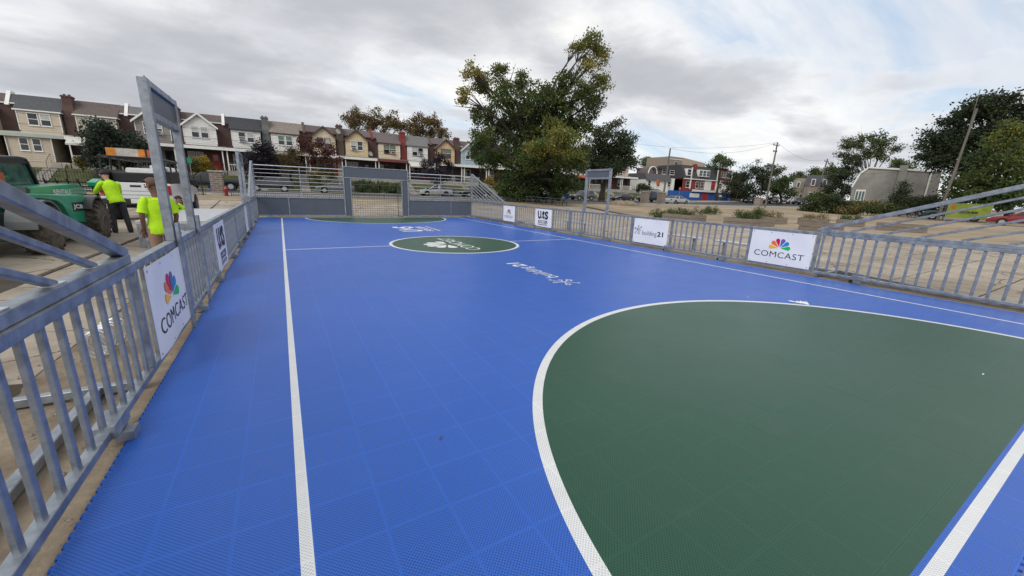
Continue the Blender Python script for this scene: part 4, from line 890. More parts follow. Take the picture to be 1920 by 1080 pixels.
CARS = dict(
 sedan=dict(L=4.8, W=1.8, low=[(-2.4, .3), (-2.42, .72), (-2.3, .95), (-1.7, 1.0), (1.0, .97), (2.05, .82), (2.36, .66), (2.4, .3)], cab=(-1.85, -1.0, .3, 1.15, .96, 1.43), wb=(-1.4, 1.42), r=.33),
 suv=dict(L=4.7, W=1.86, low=[(-2.3, .36), (-2.34, .8), (-2.26, 1.06), (-1.8, 1.1), (.95, 1.08), (2.05, .98), (2.32, .78), (2.34, .36)], cab=(-2.2, -1.9, .25, 1.1, 1.06, 1.7), wb=(-1.38, 1.4), r=.37),
 hatch=dict(L=4.4, W=1.8, low=[(-2.1, .32), (-2.16, .75), (-2.05, 1.0), (-1.5, 1.04), (.95, 1.0), (1.95, .86), (2.2, .66), (2.22, .32)], cab=(-2.0, -1.25, .25, 1.2, 1.0, 1.5), wb=(-1.3, 1.35), r=.34),
 van=dict(L=5.6, W=2.0, low=[(-2.75, .4), (-2.8, .9), (-2.76, 1.2), (-2.5, 1.24), (1.5, 1.2), (2.45, 1.05), (2.75, .85), (2.78, .4)], cab=(-2.74, -2.66, .9, 1.75, 1.18, 2.15), wb=(-1.7, 1.75), r=.38),
 pickup=dict(L=5.6, W=1.95, low=[(-2.8, .45), (-2.82, .95), (-2.78, 1.22), (-.6, 1.24), (1.2, 1.2), (2.4, 1.12), (2.74, .9), (2.78, .45)], cab=(-.75, -.55, .75, 1.5, 1.18, 1.88), wb=(-1.75, 1.8), r=.42))
def car(kind, colour, label, x, y, heading, name='parked_car', z=None, rack=False, group=None, cat='car', small=False):
    S = CARS[kind]; W = S['W']; z = gz(x, y)+.014 if z is None else z
    t = thing(name, label, cat, (x, y, z), heading, group)
    b = MB(); low = S['low']; b.prism([(p[0], -W/2, p[1]) for p in low], (0, W, 0)); b.build('body', colour, t, smooth=True, bevel=.07)
    x0, x1, x2, x3, zb_, zr = S['cab']; wb_, wt = W/2-.06, W/2-.26
    P = [(x0, -wb_, zb_-.05), (x3, -wb_, zb_-.05), (x3, wb_, zb_-.05), (x0, wb_, zb_-.05), (x1, -wt, zr), (x2, -wt, zr), (x2, wt, zr), (x1, wt, zr)]
    b = MB(); b.add(P, [(0, 3, 2, 1), (4, 5, 6, 7), (0, 1, 5, 4), (1, 2, 6, 5), (2, 3, 7, 6), (3, 0, 4, 7)]); b.build('cabin', colour, t, smooth=True, bevel=.05)
    def pane(a, b_, c, d, name_):
        a, b_, c, d = map(Vector, (a, b_, c, d)); n = (b_-a).cross(d-a).normalized(); m = (a+b_+c+d)/4
        if n.dot(m-Vector(((x0+x3)/2, 0, zb_))) < 0: n = -n
        q = [m+(v-m)*.86+n*.006 for v in (a, b_, c, d)]; k = MB(); k.prism(q, n*.008); k.build(name_, 'glass_dark', t)
    V = [Vector(p) for p in P]; lp = lambda i, j, f: V[i].lerp(V[j], f)
    pane(V[1], V[2], V[6], V[5], 'windscreen'); pane(V[0], V[3], V[7], V[4], 'rear_window')
    for lo0, lo1, hi1, hi0 in ((0, 1, 5, 4), (3, 2, 6, 7)):
        pane(lp(lo0, lo1, .0), lp(lo0, lo1, .48), lp(hi0, hi1, .45), lp(hi0, hi1, 0), 'side_window'); pane(lp(lo0, lo1, .5), lp(lo0, lo1, .97), lp(hi0, hi1, .97), lp(hi0, hi1, .49), 'side_window')
    for wx in S['wb']:
        for s in (-1, 1):
            one('lathe', [(.02, -.02), (S['r']+.07, -.02), (S['r']+.07, .012), (.02, .012)], (wx, s*(W/2-.012), S['r']+.02), 20, 'Y').build('wheel_arch', 'trim_black', t)
            wheel_parts(t, wx, s*(W/2-.085), s, S['r'])
    f, r = low[-1][0], low[0][0]
    for s in (-1, 1):
        one('box', (f-.12, s*(W/2-.26), low[-2][1]+.02), (.26, .38, .15)).build('headlight', 'lamp_clear', t, bevel=.03)
        one('box', (low[1][0]+.1, s*(W/2-.17), low[2][1]-.14), (.2, .3, .2)).build('tail_light', 'lamp_red', t, bevel=.03)
        one('box', (x3-.1, s*(W/2+.06), zb_+.06), (.12, .2, .14)).build('mirror', colour, t, bevel=.03)
        one('bb', S['wb'][0]+S['r']+.1, S['wb'][1]-S['r']-.1, s*(W/2-.02), s*(W/2+.012), low[0][1]-.02, low[0][1]+.1).build('sill', 'trim_black', t)
    for xe in (f, r): one('box', (xe-.02 if xe > 0 else xe+.02, 0, low[0][1]+.12), (.16, W-.1, .24)).build('bumper', colour if kind in ('sedan', 'hatch') else 'trim_black', t, bevel=.04)
    one('box', (f-.02, 0, low[-2][1]-.08), (.1, W*.5, .14)).build('grille', 'trim_black', t)
    if rack:
        b = MB()
        for s in (-1, 1): b.tube([(-2.2, s*.7, zr+.05), (-2.2, s*.7, zr+.18), (.5, s*.7, zr+.18), (.5, s*.7, zr+.05)], .03, 6)
        for q in (-1.8, -.8, .2): b.tube([(q, -.7, zr+.18), (q, .7, zr+.18)], .03, 6)
        b.box((-.9, 0, zr+.28), (2.2, 1.0, .16)); b.build('roof_rack', 'trim_black', t)
    return t
LEFT, RIGHT = math.pi, 0
car('pickup', 'car_black', 'black pickup truck parked behind the red hydrant', -6.4, 54.6, LEFT, 'parked_pickup', cat='pickup')
car('suv', 'car_charcoal', 'dark SUV with red tail light parked behind the end wall rails', -.9, 54.8, LEFT, 'parked_suv', cat='suv')
car('hatch', 'car_grey', 'grey hatchback parked next to the hedge beside the goal', 6.1, 54.8, LEFT)
car('sedan', 'car_silver', 'silver sedan parked behind the end wall rails right of the goal', 19.2, 54.8, LEFT)
car('sedan', 'car_navy', 'dark sedan parked behind the silver sedan near the wing rails', 25.6, 54.9, LEFT)
car('suv', 'car_white', 'white SUV parked behind the oak trunk', 39.6, 54.8, LEFT, 'parked_suv', cat='suv')
car('suv', 'car_grey', 'grey SUV parked left of the header frame beneath the street tree', 46.7, 54.8, LEFT, 'parked_suv', cat='suv')
car('sedan', 'car_charcoal', 'charcoal sedan parked right of the header frame', 56.7, 54.8, LEFT)
car('van', 'car_navy', 'dark van with roof rack parked before the white building', 64.2, 54.6, LEFT, 'parked_van', rack=True, cat='van')
car('sedan', 'car_silver', 'silver sedan half hidden behind the brick pillars', 59.3, 44.6, RIGHT)
for (px, py, kd, cl, lb_) in ((1412, 383, 'sedan', 'car_black', 'black sedan beside the brick pillar on the far corner'), (1444, 383, 'hatch', 'car_charcoal', 'dark hatchback parked under the corner trees'), (1477, 382, 'suv', 'car_white', 'white SUV parked before the pale stone house'), (1500, 381, 'suv', 'car_navy', 'dark SUV parked behind the traffic pole'), (1516, 380, 'sedan', 'car_silver', 'silver car parked at the foot of the leaning pole'), (1530, 381, 'hatch', 'car_white', 'small white car by the shrubs on the far street')):
    q = aty(px, py, 52 if px < 1490 else 49); car(kd, cl, lb_, q.x, q.y, LEFT)
car('sedan', 'car_red', 'dark red sedan parked in front of the green banner', 62.4, 7.4, R_(97))
car('pickup', 'car_teal', 'dark teal pickup parked left of the green banner', 73.5, 14.4, R_(100), 'parked_pickup', cat='pickup')
# ---- white work truck
TZ = gz(-4.8, 21)+.02
tk = thing('work_truck', 'white pickup with black rack, topper and orange striped board', 'pickup', (-4.62, 22.75, TZ), R_(90))
S = 1.06; W = 2.02
b = MB(); b.prism([(x, -W/2, z) for x, z in ((-2.85, .62), (-2.88, 1.42), (-.75, 1.45), (-.7, .62))], (0, W, 0)); b.build('bed', 'car_white', tk, smooth=True, bevel=.05)
b = MB(); b.prism([(x, -W/2, z) for x, z in ((-.69, .6), (-.69, 1.42), (1.35, 1.38), (2.6, 1.26), (2.85, 1.0), (2.88, .55))], (0, W, 0)); b.build('body', 'car_white', tk, smooth=True, bevel=.07)
P = [(-.68, -.93, 1.36), (1.5, -.93, 1.36), (1.5, .93, 1.36), (-.68, .93, 1.36), (-.58, -.74, 2.0), (.75, -.74, 2.0), (.75, .74, 2.0), (-.58, .74, 2.0)]
b = MB(); b.add(P, [(0, 3, 2, 1), (4, 5, 6, 7), (0, 1, 5, 4), (1, 2, 6, 5), (2, 3, 7, 6), (3, 0, 4, 7)]); b.build('cab', 'car_white', tk, smooth=True, bevel=.05)
for s in (-1, 1):
    for a, q in ((-.55, .2), (.27, 1.2)):
        b = MB(); f = lambda x, z: (x, s*(.935-(z-1.36)*.297), z); b.prism([f(a, 1.44), f(q, 1.44), f(min(q, .72), 1.93), f(a, 1.93)], (0, s*.012, 0)); b.build('side_window', 'glass_dark', tk)
    one('box', (1.15, s*1.12, 1.5), (.16, .24, .26)).build('mirror', 'trim_black', tk, bevel=.03)
    one('box', (-2.84, s*.93, 1.17), (.14, .14, .36)).build('tail_light', 'lamp_red', tk, bevel=.03)
    for wx in (-1.75, 1.85):
        one('lathe', [(.02, -.02), (.5, -.02), (.5, .012), (.02, .012)], (wx, s*(W/2-.01), .46), 22, 'Y').build('wheel_arch', 'trim_black', tk); wheel_parts(tk, wx, s*(W/2-.1), s, .42, .26, 'galv_dark')
    one('box', (2.7, s*.8, 1.0), (.3, .34, .22)).build('headlight', 'lamp_clear', tk, bevel=.03)
tg = one('box', (-2.9, 0, 1.13), (.06, 1.62, .58)).build('tailgate', 'car_white', tk, bevel=.02); one('box', (-2.935, 0, 1.3), (.012, .3, .07)).build('handle', 'trim_black', tg)
for zz in (.98, 1.12): one('box', (-2.932, 0, zz), (.006, 1.4, .02)).build('crease', 'galv', tg)
one('box', (-2.98, 0, .74), (.22, 1.9, .2)).build('bumper', 'trim_black', tk, bevel=.03); pl = one('box', (-3.095, 0, .76), (.012, .32, .16)).build('licence_plate', 'sign_white', tk)
one('box', (-2.95, 0, .55), (.3, .1, .1)).build('tow_hitch', 'trim_black', tk); one('box', (-1.6, 0, .55), (2.2, .9, .12)).build('chassis', 'trim_black', tk)
for s in (-1, 1):
    b = MB(); b.box((-1.8, s*.86, 1.66), (2.1, .3, .42)); b.build('tool_chest', 'black_paint', tk, bevel=.02)
    one('tube', [(-2.9, s*.86, 2.3), (2.2, s*.86, 2.3)], .03, 8).build('rack_rail', 'black_paint', tk)
    for q in (-2.7, -1.7, -.7, 1.9): one('tube', [(q, s*.9, 1.4), (q, s*.86, 2.3)], .03, 8).build('rack_post', 'black_paint', tk)
for q in (-2.8, -1.9, -1.0, -.1, .8, 1.9): one('tube', [(q, -.86, 2.33), (q, .86, 2.33)], .025, 8).build('rack_crossbar', 'black_paint', tk)
one('tube', [(-2.6, -.5, 2.02), (1.7, -.5, 2.02)], .075, 12).build('pipe', 'white_paint', tk)
b = MB(); b.box((-1.7, 0, 1.62), (1.9, 1.35, .34)); b.build('cargo_cover', 'black_paint', tk, bevel=.05)
mat('orange_stripe', (.55, .2, .03), .6, 0, .3, 4); mat('white_stripe', (.45, .42, .38), .6, 0, .25, 4)
bd = world(thing('striped_board', 'orange and white striped barricade board carried on the truck rack', 'barricade', (-4.9, 20.3, TZ+2.36)))
for i, (u0, u1, m_) in enumerate(((-.45, -.19, 'orange_stripe'), (-.188, .42, 'white_stripe'), (.422, .62, 'orange_stripe'), (.622, .68, 'trim_black'), (.682, .88, 'awning_red'))):
    b = MB(); b.bb(-4.9+u0, -4.9+u1, 20.28, 20.33, TZ+2.365, TZ+2.64); b.build('stripe', m_, bd)
# ---- telehandler
mat('tele_green', (.014, .25, .145), .38, 0, .1, 2, coat=.25); mat('tele_dark', (.035, .037, .04), .5, 0, .15, 4); mat('tele_fender', (.10, .105, .11), .55, 0, .1, 3); mat('seat_orange', (.42, .09, .03), .7, 0, .1, 3)
XS = -4.28
fx = lambda px, py, X=XS: atx(px, py, X)
ZG = gz(-4.5, 13)+.02
th = world(thing('telehandler', 'green telescopic handler with black cab and muddy tyres', 'telehandler', (-5.3, 13.1, ZG)))
def sidepoly(pxs, X, dx, name, m, bev=.03, parent=None):
    b = MB(); b.prism([tuple(fx(x, y, X)) for x, y in pxs], (dx, 0, 0)); return b.build(name, m, parent or th, smooth=True, bevel=bev)
ec = sidepoly([(47, 363), (80, 364), (118, 366), (150, 365), (162, 368), (166, 390), (169, 419), (150, 416), (135, 413), (126, 396), (118, 384), (108, 377), (85, 373), (50, 371)], XS, -.75, 'engine_cover', 'tele_green')
sidepoly([(163, 368), (186, 371), (190, 377), (191, 421), (170, 419), (167, 390)], XS-.02, -1.9, 'rear_cover', 'tele_dark')
sidepoly([(135, 414), (170, 420), (192, 424), (193, 433), (157, 441), (148, 431), (140, 421)], XS+.01, -.7, 'skirt', 'tele_dark')
bo = sidepoly([(-160, 372), (0, 356), (135, 345), (150, 347), (161, 357), (161, 367), (0, 372), (-160, 398)], -4.95, -.45, 'boom', 'tele_green', .02)
sidepoly([(-160, 380), (-20, 380), (20, 395), (33, 420), (34, 452), (-160, 470)], -4.7, -1.3, 'front_frame', 'tele_green', .03)
p, q = fx(38, 352, -4.94), fx(44, 388, -4.94); b = MB(); b.beam((-4.9, p.y, p.z), (-4.9, q.y-.05, q.z), .14, .18); b.build('boom_collar', 'tele_dark', th)
wr, wf = fx(199, 418, -4.06).y, fx(107, 437, -4.06).y
one('bb', -6.3, -4.55, wf-.3, wr+.3, ZG+.42, ZG+.85).build('chassis', 'tele_dark', th, bevel=.03)
one('tube', [(-6.3, wr, ZG+.5), (-4.5, wr, ZG+.5)], .12, 12).build('axle', 'tele_dark', th); one('tube', [(-6.3, wf, ZG+.5), (-4.5, wf, ZG+.5)], .12, 12).build('axle', 'tele_dark', th)
def big_wheel(cx, cy, s):
    r, w_ = .49, .38; t = MB(); c = (cx, cy, ZG+r)
    t.lathe([(r*.52, -w_/2), (r*.8, -w_/2), (r*.93, -w_/2+.05), (r*.93, w_/2-.05), (r*.8, w_/2), (r*.52, w_/2)], c, 28, 'X'); wl = t.build('wheel', 'mud_rubber', th, smooth=True)
    lg = MB()
    for k in range(18):
        a = 2*math.pi*k/18
        for h in (-1, 1):
            aa = a+(0 if h > 0 else math.pi/18); P = []
            for rr, da, xx in ((r*.9, -.06, .01), (r*.9, .06, .01), (r*.9, .22, .175), (r*.9, .1, .175)): P.append((cx+h*xx, cy+rr*math.cos(aa+da), ZG+r+rr*math.sin(aa+da)))
            d = Vector((0, math.cos(aa+.08), math.sin(aa+.08)))*r*.1; lg.prism(P, d)
            P = [(cx+h*(w_/2-.03), cy+rr*math.cos(aa+da), ZG+r+rr*math.sin(aa+da)) for rr, da in ((r*.97, .1), (r*.97, .24), (r*.78, .2), (r*.78, .12))]; lg.prism(P, (h*.035, 0, 0))
    lg.build('tread', 'mud_rubber', wl)
    d = MB(); d.lathe([(.02, .02), (r*.2, .02), (r*.2, .07), (r*.3, .03), (r*.46, -.02), (r*.54, .03), (r*.54, -.06), (.02, -.06)] if s > 0 else [(.02, -.02), (r*.2, -.02), (r*.2, -.07), (r*.46, .02), (r*.54, -.03), (r*.54, .06), (.02, .06)], (cx+s*(w_/2-.06), cy, ZG+r), 22, 'X'); d.build('rim', 'tele_fender', wl, smooth=True)
for cx, s in ((-4.26, 1), (-6.2, -1)):
    for cy in (wr, wf): big_wheel(cx, cy, s)
def fender(cx, cy, a0, a1, r, w_, m):
    b = MB(); n = 12
    for i in range(n):
        t0, t1 = a0+(a1-a0)*i/n, a0+(a1-a0)*(i+1)/n
        P = [(cx-w_/2, cy+rr*math.cos(t), ZG+.49+rr*math.sin(t)) for rr, t in ((r, t0), (r, t1), (r+.04, t1), (r+.04, t0))]; b.prism(P, (w_, 0, 0))
    b.build('mudguard', m, th)
fender(-4.3, wf, R_(10), R_(175), .56, .42, 'tele_fender'); fender(-4.32, wr, R_(35), R_(150), .56, .4, 'tele_dark')
# cab on the far side of the boom
XC0, XC1 = -5.5, -6.35
def cabp(px, py): q = fx(px, py, XC0); return q.y, q.z
Pc = [cabp(-95, 372), cabp(70, 351), cabp(46, 303), cabp(-70, 300)]
for X, nm in ((XC0, 'side_glass'), (XC1+.01, 'side_glass')):
    b = MB(); b.prism([(X, y, z) for y, z in Pc], (-.012, 0, 0)); b.build(nm, 'glass_tint', th)
b = MB()
for i in range(4):
    (ya, za), (yc, zc_) = Pc[i], Pc[(i+1) % 4]
    for X in (XC0+.02, XC1-.02): b.beam((X, ya, za), (X, yc, zc_), .08)
for i in (0, 1, 2, 3): b.beam((XC0, Pc[i][0], Pc[i][1]), (XC1, Pc[i][0], Pc[i][1]), .08)
b.build('cab_frame', 'black_paint', th)
b = MB(); b.prism([(XC0+.06, y, z) for y, z in (cabp(-75, 299), cabp(36, 302), cabp(48, 306), cabp(44, 296), cabp(30, 292.5), cabp(-75, 290))], (XC1-XC0-.12, 0, 0)); b.build('cab_roof', 'black_paint', th, bevel=.03)
for i, nm in ((1, 'rear_glass'), (3, 'windscreen')):
    (ya, za), (yc, zc_) = Pc[i], Pc[(i+1) % 4]; b = MB(); b.prism([(XC0-.03, ya, za), (XC1+.03, ya, za), (XC1+.03, yc, zc_), (XC0-.03, yc, zc_)], (0, .012, 0)); b.build(nm, 'glass_tint', th)
b = MB(); y_, z_ = cabp(-2, 358); b.box((-5.48, y_, z_+.2), (.03, .55, .42)); b.build('seat_back', 'seat_orange', th, bevel=.012); one('bb', XC1, XC0, Pc[0][0], Pc[1][0], ZG+.8, Pc[1][1]-.02).build('cab_body', 'tele_dark', th, bevel=.03)
for body, px0, px1, py0, py1, X, m_ in (('RENTALS', 100, 133, 355, 364, -4.948, 'sign_white'), ('JCB', 138, 156, 383, 393, XS+.003, 'sign_white')):
    a, c = fx(px0, (py0+py1)/2, X), fx(px1, (py0+py1)/2, X); zt, zb2 = fx((px0+px1)/2, py0, X).z, fx((px0+px1)/2, py1, X).z
    text2d(body, ((X), (a.y+c.y)/2, (a.z+c.z)/2), (0, 1, (c.z-a.z)/(c.y-a.y)), (0, 0, 1), 'lettering', m_, ec if X == XS+.003 else bo, c.y-a.y, zt-zb2, offset=.03)
a, c = fx(136, 388, XS+.001), fx(160, 388, XS+.001); b = MB(); b.bb(XS+.0005, XS+.0015, a.y, c.y, a.z-.11, a.z+.10); b.build('badge', 'black_paint', ec)
a = fx(172.5, 381, XS-.015); b = MB(); b.lathe([(.03, 0), (.075, 0), (.075, .006), (.03, .006)], (XS-.019, a.y, a.z), 14, 'X'); b.build('emblem', 'p_yellow', th); a = fx(174, 390, XS-.015)
one('bb', XS-.019, XS-.013, a.y-.13, a.y+.13, a.z-.05, a.z+.05).build('sticker', 'sign_white', th); one('bb', XS-.019, XS-.013, a.y-.1, a.y+.1, a.z-.16, a.z-.12).build('sticker', 'sign_white', th)
a = fx(183, 362, -4.6); one('tube', [(-4.6, a.y, a.z-.2), (-4.6, a.y, a.z+.15)], .03, 8).build('mirror_arm', 'tele_dark', th); one('box', (-4.6, a.y-.02, a.z+.3), (.2, .5, .12), tilt=(R_(12), 'X')).build('mirror', 'tele_green', th, bevel=.02)
gr = MB()
for i in range(7): y_ = fx(188, 375, -4.7).y; gr.beam((-4.55-.22*i, y_+.05, ZG+1.05), (-4.55-.22*i, y_-.35, ZG+1.5), .03)
for z_ in range(4): gr.beam((-4.5, y_+.05-.1*z_, ZG+1.05+.12*z_), (-5.95, y_+.05-.1*z_, ZG+1.05+.12*z_), .03)
gr.build('grille_guard', 'black_paint', th)
# ================================================================== PEOPLE
mat('hivis', (.40, .70, .008), .75, 0, .12, 5, .9, 7); mat('trousers_dark', (.028, .03, .035), .85, 0, .15, 6, .3, 14); mat('trousers_khaki', (.25, .155, .10), .85, 0, .12, 5, .3, 12); mat('skin_light', (.42, .24, .17), .5, 0, .06, 8); mat('skin_brown', (.16, .08, .05), .5, 0, .08, 8); mat('hair_black', (.01, .009, .009), .6, 0, .2, 20); mat('cap_brown', (.11, .065, .045), .8, 0, .1, 8); mat('boot', (.06, .05, .04), .8, 0, .2, 8)
def skin_obj(name, J, E, root, m, parent, sub=1):
    names = list(J); idx = {n: i for i, n in enumerate(names)}
    me = bpy.data.meshes.new(name); me.from_pydata([J[n][0] for n in names], [(idx[a], idx[c]) for a, c in E], [])
    o = bpy.data.objects.new(name, me); C.link(o); md = o.modifiers.new('s', 'SKIN'); md.use_smooth_shade = True
    if not me.skin_vertices: me.attributes  # layer is made by the modifier
    dg = bpy.context.evaluated_depsgraph_get()
    sv = me.skin_vertices[0].data if me.skin_vertices else None
    if sv is None:
        bm = bmesh.new(); bm.from_mesh(me); bm.verts.layers.skin.verify(); bm.to_mesh(me); bm.free(); sv = me.skin_vertices[0].data
    for n in names:
        r = J[n][1]; sv[idx[n]].radius = (r, r) if isinstance(r, float) else r; sv[idx[n]].use_root = (n == root)
    ss = o.modifiers.new('u', 'SUBSURF'); ss.levels = sub; ss.render_levels = sub
    dg.update(); ev = o.evaluated_get(bpy.context.evaluated_depsgraph_get()); nm = bpy.data.meshes.new_from_object(ev); bpy.data.objects.remove(o)
    nm.materials.clear(); nm.materials.append(M[m]); nm.name = name
    nm.polygons.foreach_set('use_smooth', [True]*len(nm.polygons))
    ob = bpy.data.objects.new(name, nm); C.link(ob); ob.parent = parent; return ob
def person(label, loc, rz, skin, trousers, longsleeve, pose, hair='hair_black', cap=None, boots='boot'):
    t = thing('person', label, 'person', loc, rz)
    p = dict(pel=(0, 0, .94), wai=(0, .01, 1.08), che=(0, 0, 1.3), nek=(0, .0, 1.47), hd0=(0, .02, 1.56), hd1=(0, .03, 1.65), hd2=(0, .02, 1.73),
             sl=(-.165, 0, 1.40), el=(-.23, -.02, 1.12), wl=(-.23, .07, .88), sr=(.165, 0, 1.40), er=(.23, -.02, 1.12), wr=(.25, .07, .88),
             hl=(-.095, 0, .9), kl=(-.11, .02, .5), al=(-.12, -.02, .1), tl=(-.13, .15, .045), hr=(.095, 0, .9), kr=(.11, .02, .5), ar=(.12, -.02, .1), tr=(.13, .15, .045))
    p.update(pose); v = lambda n: Vector(p[n])
    J = dict(pel=(p['pel'], .115), wai=(p['wai'], .11), che=(p['che'], .108), nek=(p['nek'], .055), hd0=(p['hd0'], .072), hd1=(p['hd1'], .096), hd2=(p['hd2'], .075),
             sl=(p['sl'], .045), el=(p['el'], .044), wl=(p['wl'], .03), sr=(p['sr'], .045), er=(p['er'], .044), wr=(p['wr'], .03),
             hl=(p['hl'], .085), kl=(p['kl'], .056), al=(p['al'], .042), tl=(p['tl'], .035), hr=(p['hr'], .085), kr=(p['kr'], .056), ar=(p['ar'], .042), tr=(p['tr'], .035))
    E = [('pel', 'wai'), ('wai', 'che'), ('che', 'nek'), ('nek', 'hd0'), ('hd0', 'hd1'), ('hd1', 'hd2'), ('che', 'sl'), ('sl', 'el'), ('el', 'wl'), ('che', 'sr'), ('sr', 'er'), ('er', 'wr'), ('pel', 'hl'), ('hl', 'kl'), ('kl', 'al'), ('al', 'tl'), ('pel', 'hr'), ('hr', 'kr'), ('kr', 'ar'), ('ar', 'tr')]
    for s, w_, e_ in (('l', 'wl', 'el'), ('r', 'wr', 'er')):
        d = (v(w_)-v(e_)).normalized(); sd_ = d.cross(Vector((0, 0, 1)) if abs(d.z) < .9 else Vector((0, 1, 0))).normalized(); pm = v(w_)+d*.08; J['pm'+s] = (tuple(pm), .034); E.append((w_, 'pm'+s))
        for k, (o_, ln) in enumerate(((-.03, .07), (-.01, .085), (.012, .08), (.032, .062))):
            a = pm+sd_*o_+d*.03; bq = a+d*ln+Vector((0, .018, 0)); J[f'f{s}{k}'] = (tuple(a), .0095); J[f'g{s}{k}'] = (tuple(bq), .008); E += [('pm'+s, f'f{s}{k}'), (f'f{s}{k}', f'g{s}{k}')]
        a = v(w_)+d*.045+sd_*-.04; bq = a+d*.045+sd_*-.02; J['t0'+s] = (tuple(a), .011); J['t1'+s] = (tuple(bq), .009); E += [(w_, 't0'+s), ('t0'+s, 't1'+s)]
    skin_obj('body', J, E, 'pel', skin, t)
    rgt = Vector((1, 0, 0))
    def loft(b, pts, n=14, cap=True):
        base = len(b.v)
        for i, (P_, rx, ry) in enumerate(pts):
            d = (Vector(pts[min(i+1, len(pts)-1)][0])-Vector(pts[max(i-1, 0)][0])).normalized(); r0 = (rgt-d*rgt.dot(d)).normalized() if abs(rgt.dot(d)) < .9 else Vector((0, 1, 0)); f0 = d.cross(r0)
            for k in range(n): a_ = 2*math.pi*k/n; b.v.append(tuple(Vector(P_)+r0*math.cos(a_)*rx+f0*math.sin(a_)*ry))
        for i in range(len(pts)-1):
            for k in range(n): b.f.append((base+i*n+k, base+i*n+(k+1) % n, base+(i+1)*n+(k+1) % n, base+(i+1)*n+k)); b.m.append(0)
        if cap: b.f += [tuple(base+k for k in range(n))[::-1], tuple(base+(len(pts)-1)*n+k for k in range(n))]; b.m += [0, 0]
    dn = (v('pel')-v('wai')).normalized(); sm = v('sl').lerp(v('sr'), .5); b = MB()
    loft(b, [(v('pel')+dn*.12, .175, .135), (v('pel')+dn*.1, .185, .145), (v('pel'), .18, .14), (v('wai'), .165, .135), (v('wai').lerp(v('che'), .6), .175, .14), (v('che'), .185, .14), (sm, .16, .118), (sm.lerp(v('nek'), .4), .105, .08), (sm.lerp(v('nek'), .75), .066, .062)])
    for s in 'lr':
        S_, E_, W_ = v('s'+s), v('e'+s), v('w'+s)
        if longsleeve: loft(b, [(S_.lerp(sm, .5), .05, .06), (S_.lerp(sm, .12), .07, .08), (S_.lerp(E_, .2), .07, .078), (S_.lerp(E_, .5), .066, .07), (E_, .06, .062), (E_.lerp(W_, .6), .05, .05), (W_, .042, .042)], 12)
        else: loft(b, [(S_.lerp(sm, .5)+Vector((0, 0, .0)), .05, .06), (S_.lerp(sm, .12)-Vector((0, 0, .005)), .07, .08), (S_.lerp(E_, .2), .072, .08), (S_.lerp(E_, .55), .07, .074), (S_.lerp(E_, .85), .074, .078)], 12)
    b.build('shirt', 'hivis', t, smooth=True)
    b = MB(); loft(b, [(v('pel').lerp(v('wai'), .4), .16, .125), (v('pel'), .168, .13), (v('pel')+dn*.1, .172, .135), (v('pel')+dn*.15, .14, .11)])
    for s in 'lr':
        H_, K_, A_ = v('h'+s), v('k'+s), v('a'+s); loft(b, [(H_+Vector((0, 0, .03)), .085, .1), (H_.lerp(K_, .2), .098, .11), (H_.lerp(K_, .6), .085, .095), (K_, .074, .08), (K_.lerp(A_, .35), .072, .078), (K_.lerp(A_, .9), .066, .07), (A_+Vector((0, .01, -.04)), .07, .078)], 12)
    b.build('trousers', trousers, t, smooth=True)
    for s in 'lr':
        a, tt = v('a'+s), v('t'+s); d = (tt-a); d.z = 0; d.normalize(); f = a.copy(); f.z = .05
        skin_obj('boot', dict(a=(tuple(a+Vector((0, 0, .06))), .055), h=(tuple(f-d*.05), .052), m=(tuple(f+d*.09), .05), t=(tuple(f+d*.19), .044)), [('a', 'h'), ('h', 'm'), ('m', 't')], 'h', boots, t)
    up = (v('hd2')-v('hd0')).normalized(); fwd = Vector(pose.get('look', (0, 1, 0))); fwd = (fwd-up*fwd.dot(up)).normalized(); rt = fwd.cross(up); hc = v('hd1')
    Mh = Matrix((rt, fwd, up)).transposed()
    def hp(x, y, z): return hc+Mh@Vector((x, y, z))
    one('ball', hp(0, .105, -.03), .017, 8, 6).build('nose', skin, t, smooth=True)
    for s in (-1, 1):
        one('ball', hp(s*.1, -.005, -.02), (.014, .02, .032), 8, 6).build('ear', skin, t, smooth=True); one('ball', hp(s*.035, .088, .005), .011, 8, 6).build('eye', 'hair_black', t)
    one('ball', hp(0, .088, -.075), (.026, .01, .006), 8, 5).build('mouth', 'p_pink', t)
    b = MB()
    b.ball((0, 0, 0), (.104, .112, .098), 14, 10); Q = []
    hv = [Vector(q) for q in b.v]; b.v = [tuple(hp(q.x, q.y-.012, max(q.z, -.045 if q.y < .02 else .045)+.028)) for q in hv]; b.build('cap' if cap else 'hair', cap or hair, t, smooth=True)
    if cap:
        k = MB(); k.add([hp(.075*math.cos(a)*1.0, .085+.085*math.sin(a), .055) for a in [math.pi*i/8 for i in range(9)]]+[hp(.075*math.cos(a), .085+.085*math.sin(a), .067) for a in [math.pi*i/8 for i in range(9)]], [tuple(range(9))[::-1], tuple(range(9, 18))]+[(i, (i+1) % 9, 9+(i+1) % 9, 9+i) for i in range(9)]); k.build('cap_peak', cap, t)
    return t
q = atd(298, 400, 9.3)
person('man in yellow-green T-shirt, brown cap and khaki trousers by the railing', (q.x, q.y, gz(q.x, q.y)+.015), R_(22), 'skin_brown', 'trousers_khaki', False,
       dict(sl=(-.165, 0, 1.42), sr=(.165, 0, 1.42), el=(-.235, -.04, 1.15), wl=(-.225, .05, .92), er=(.235, .0, 1.15), wr=(.22, .1, .93), look=(-.75, .66, 0), hd1=(-.02, .04, 1.67), hd2=(-.02, .03, 1.75)), cap='cap_brown')
q = atz(228, 437, .2)
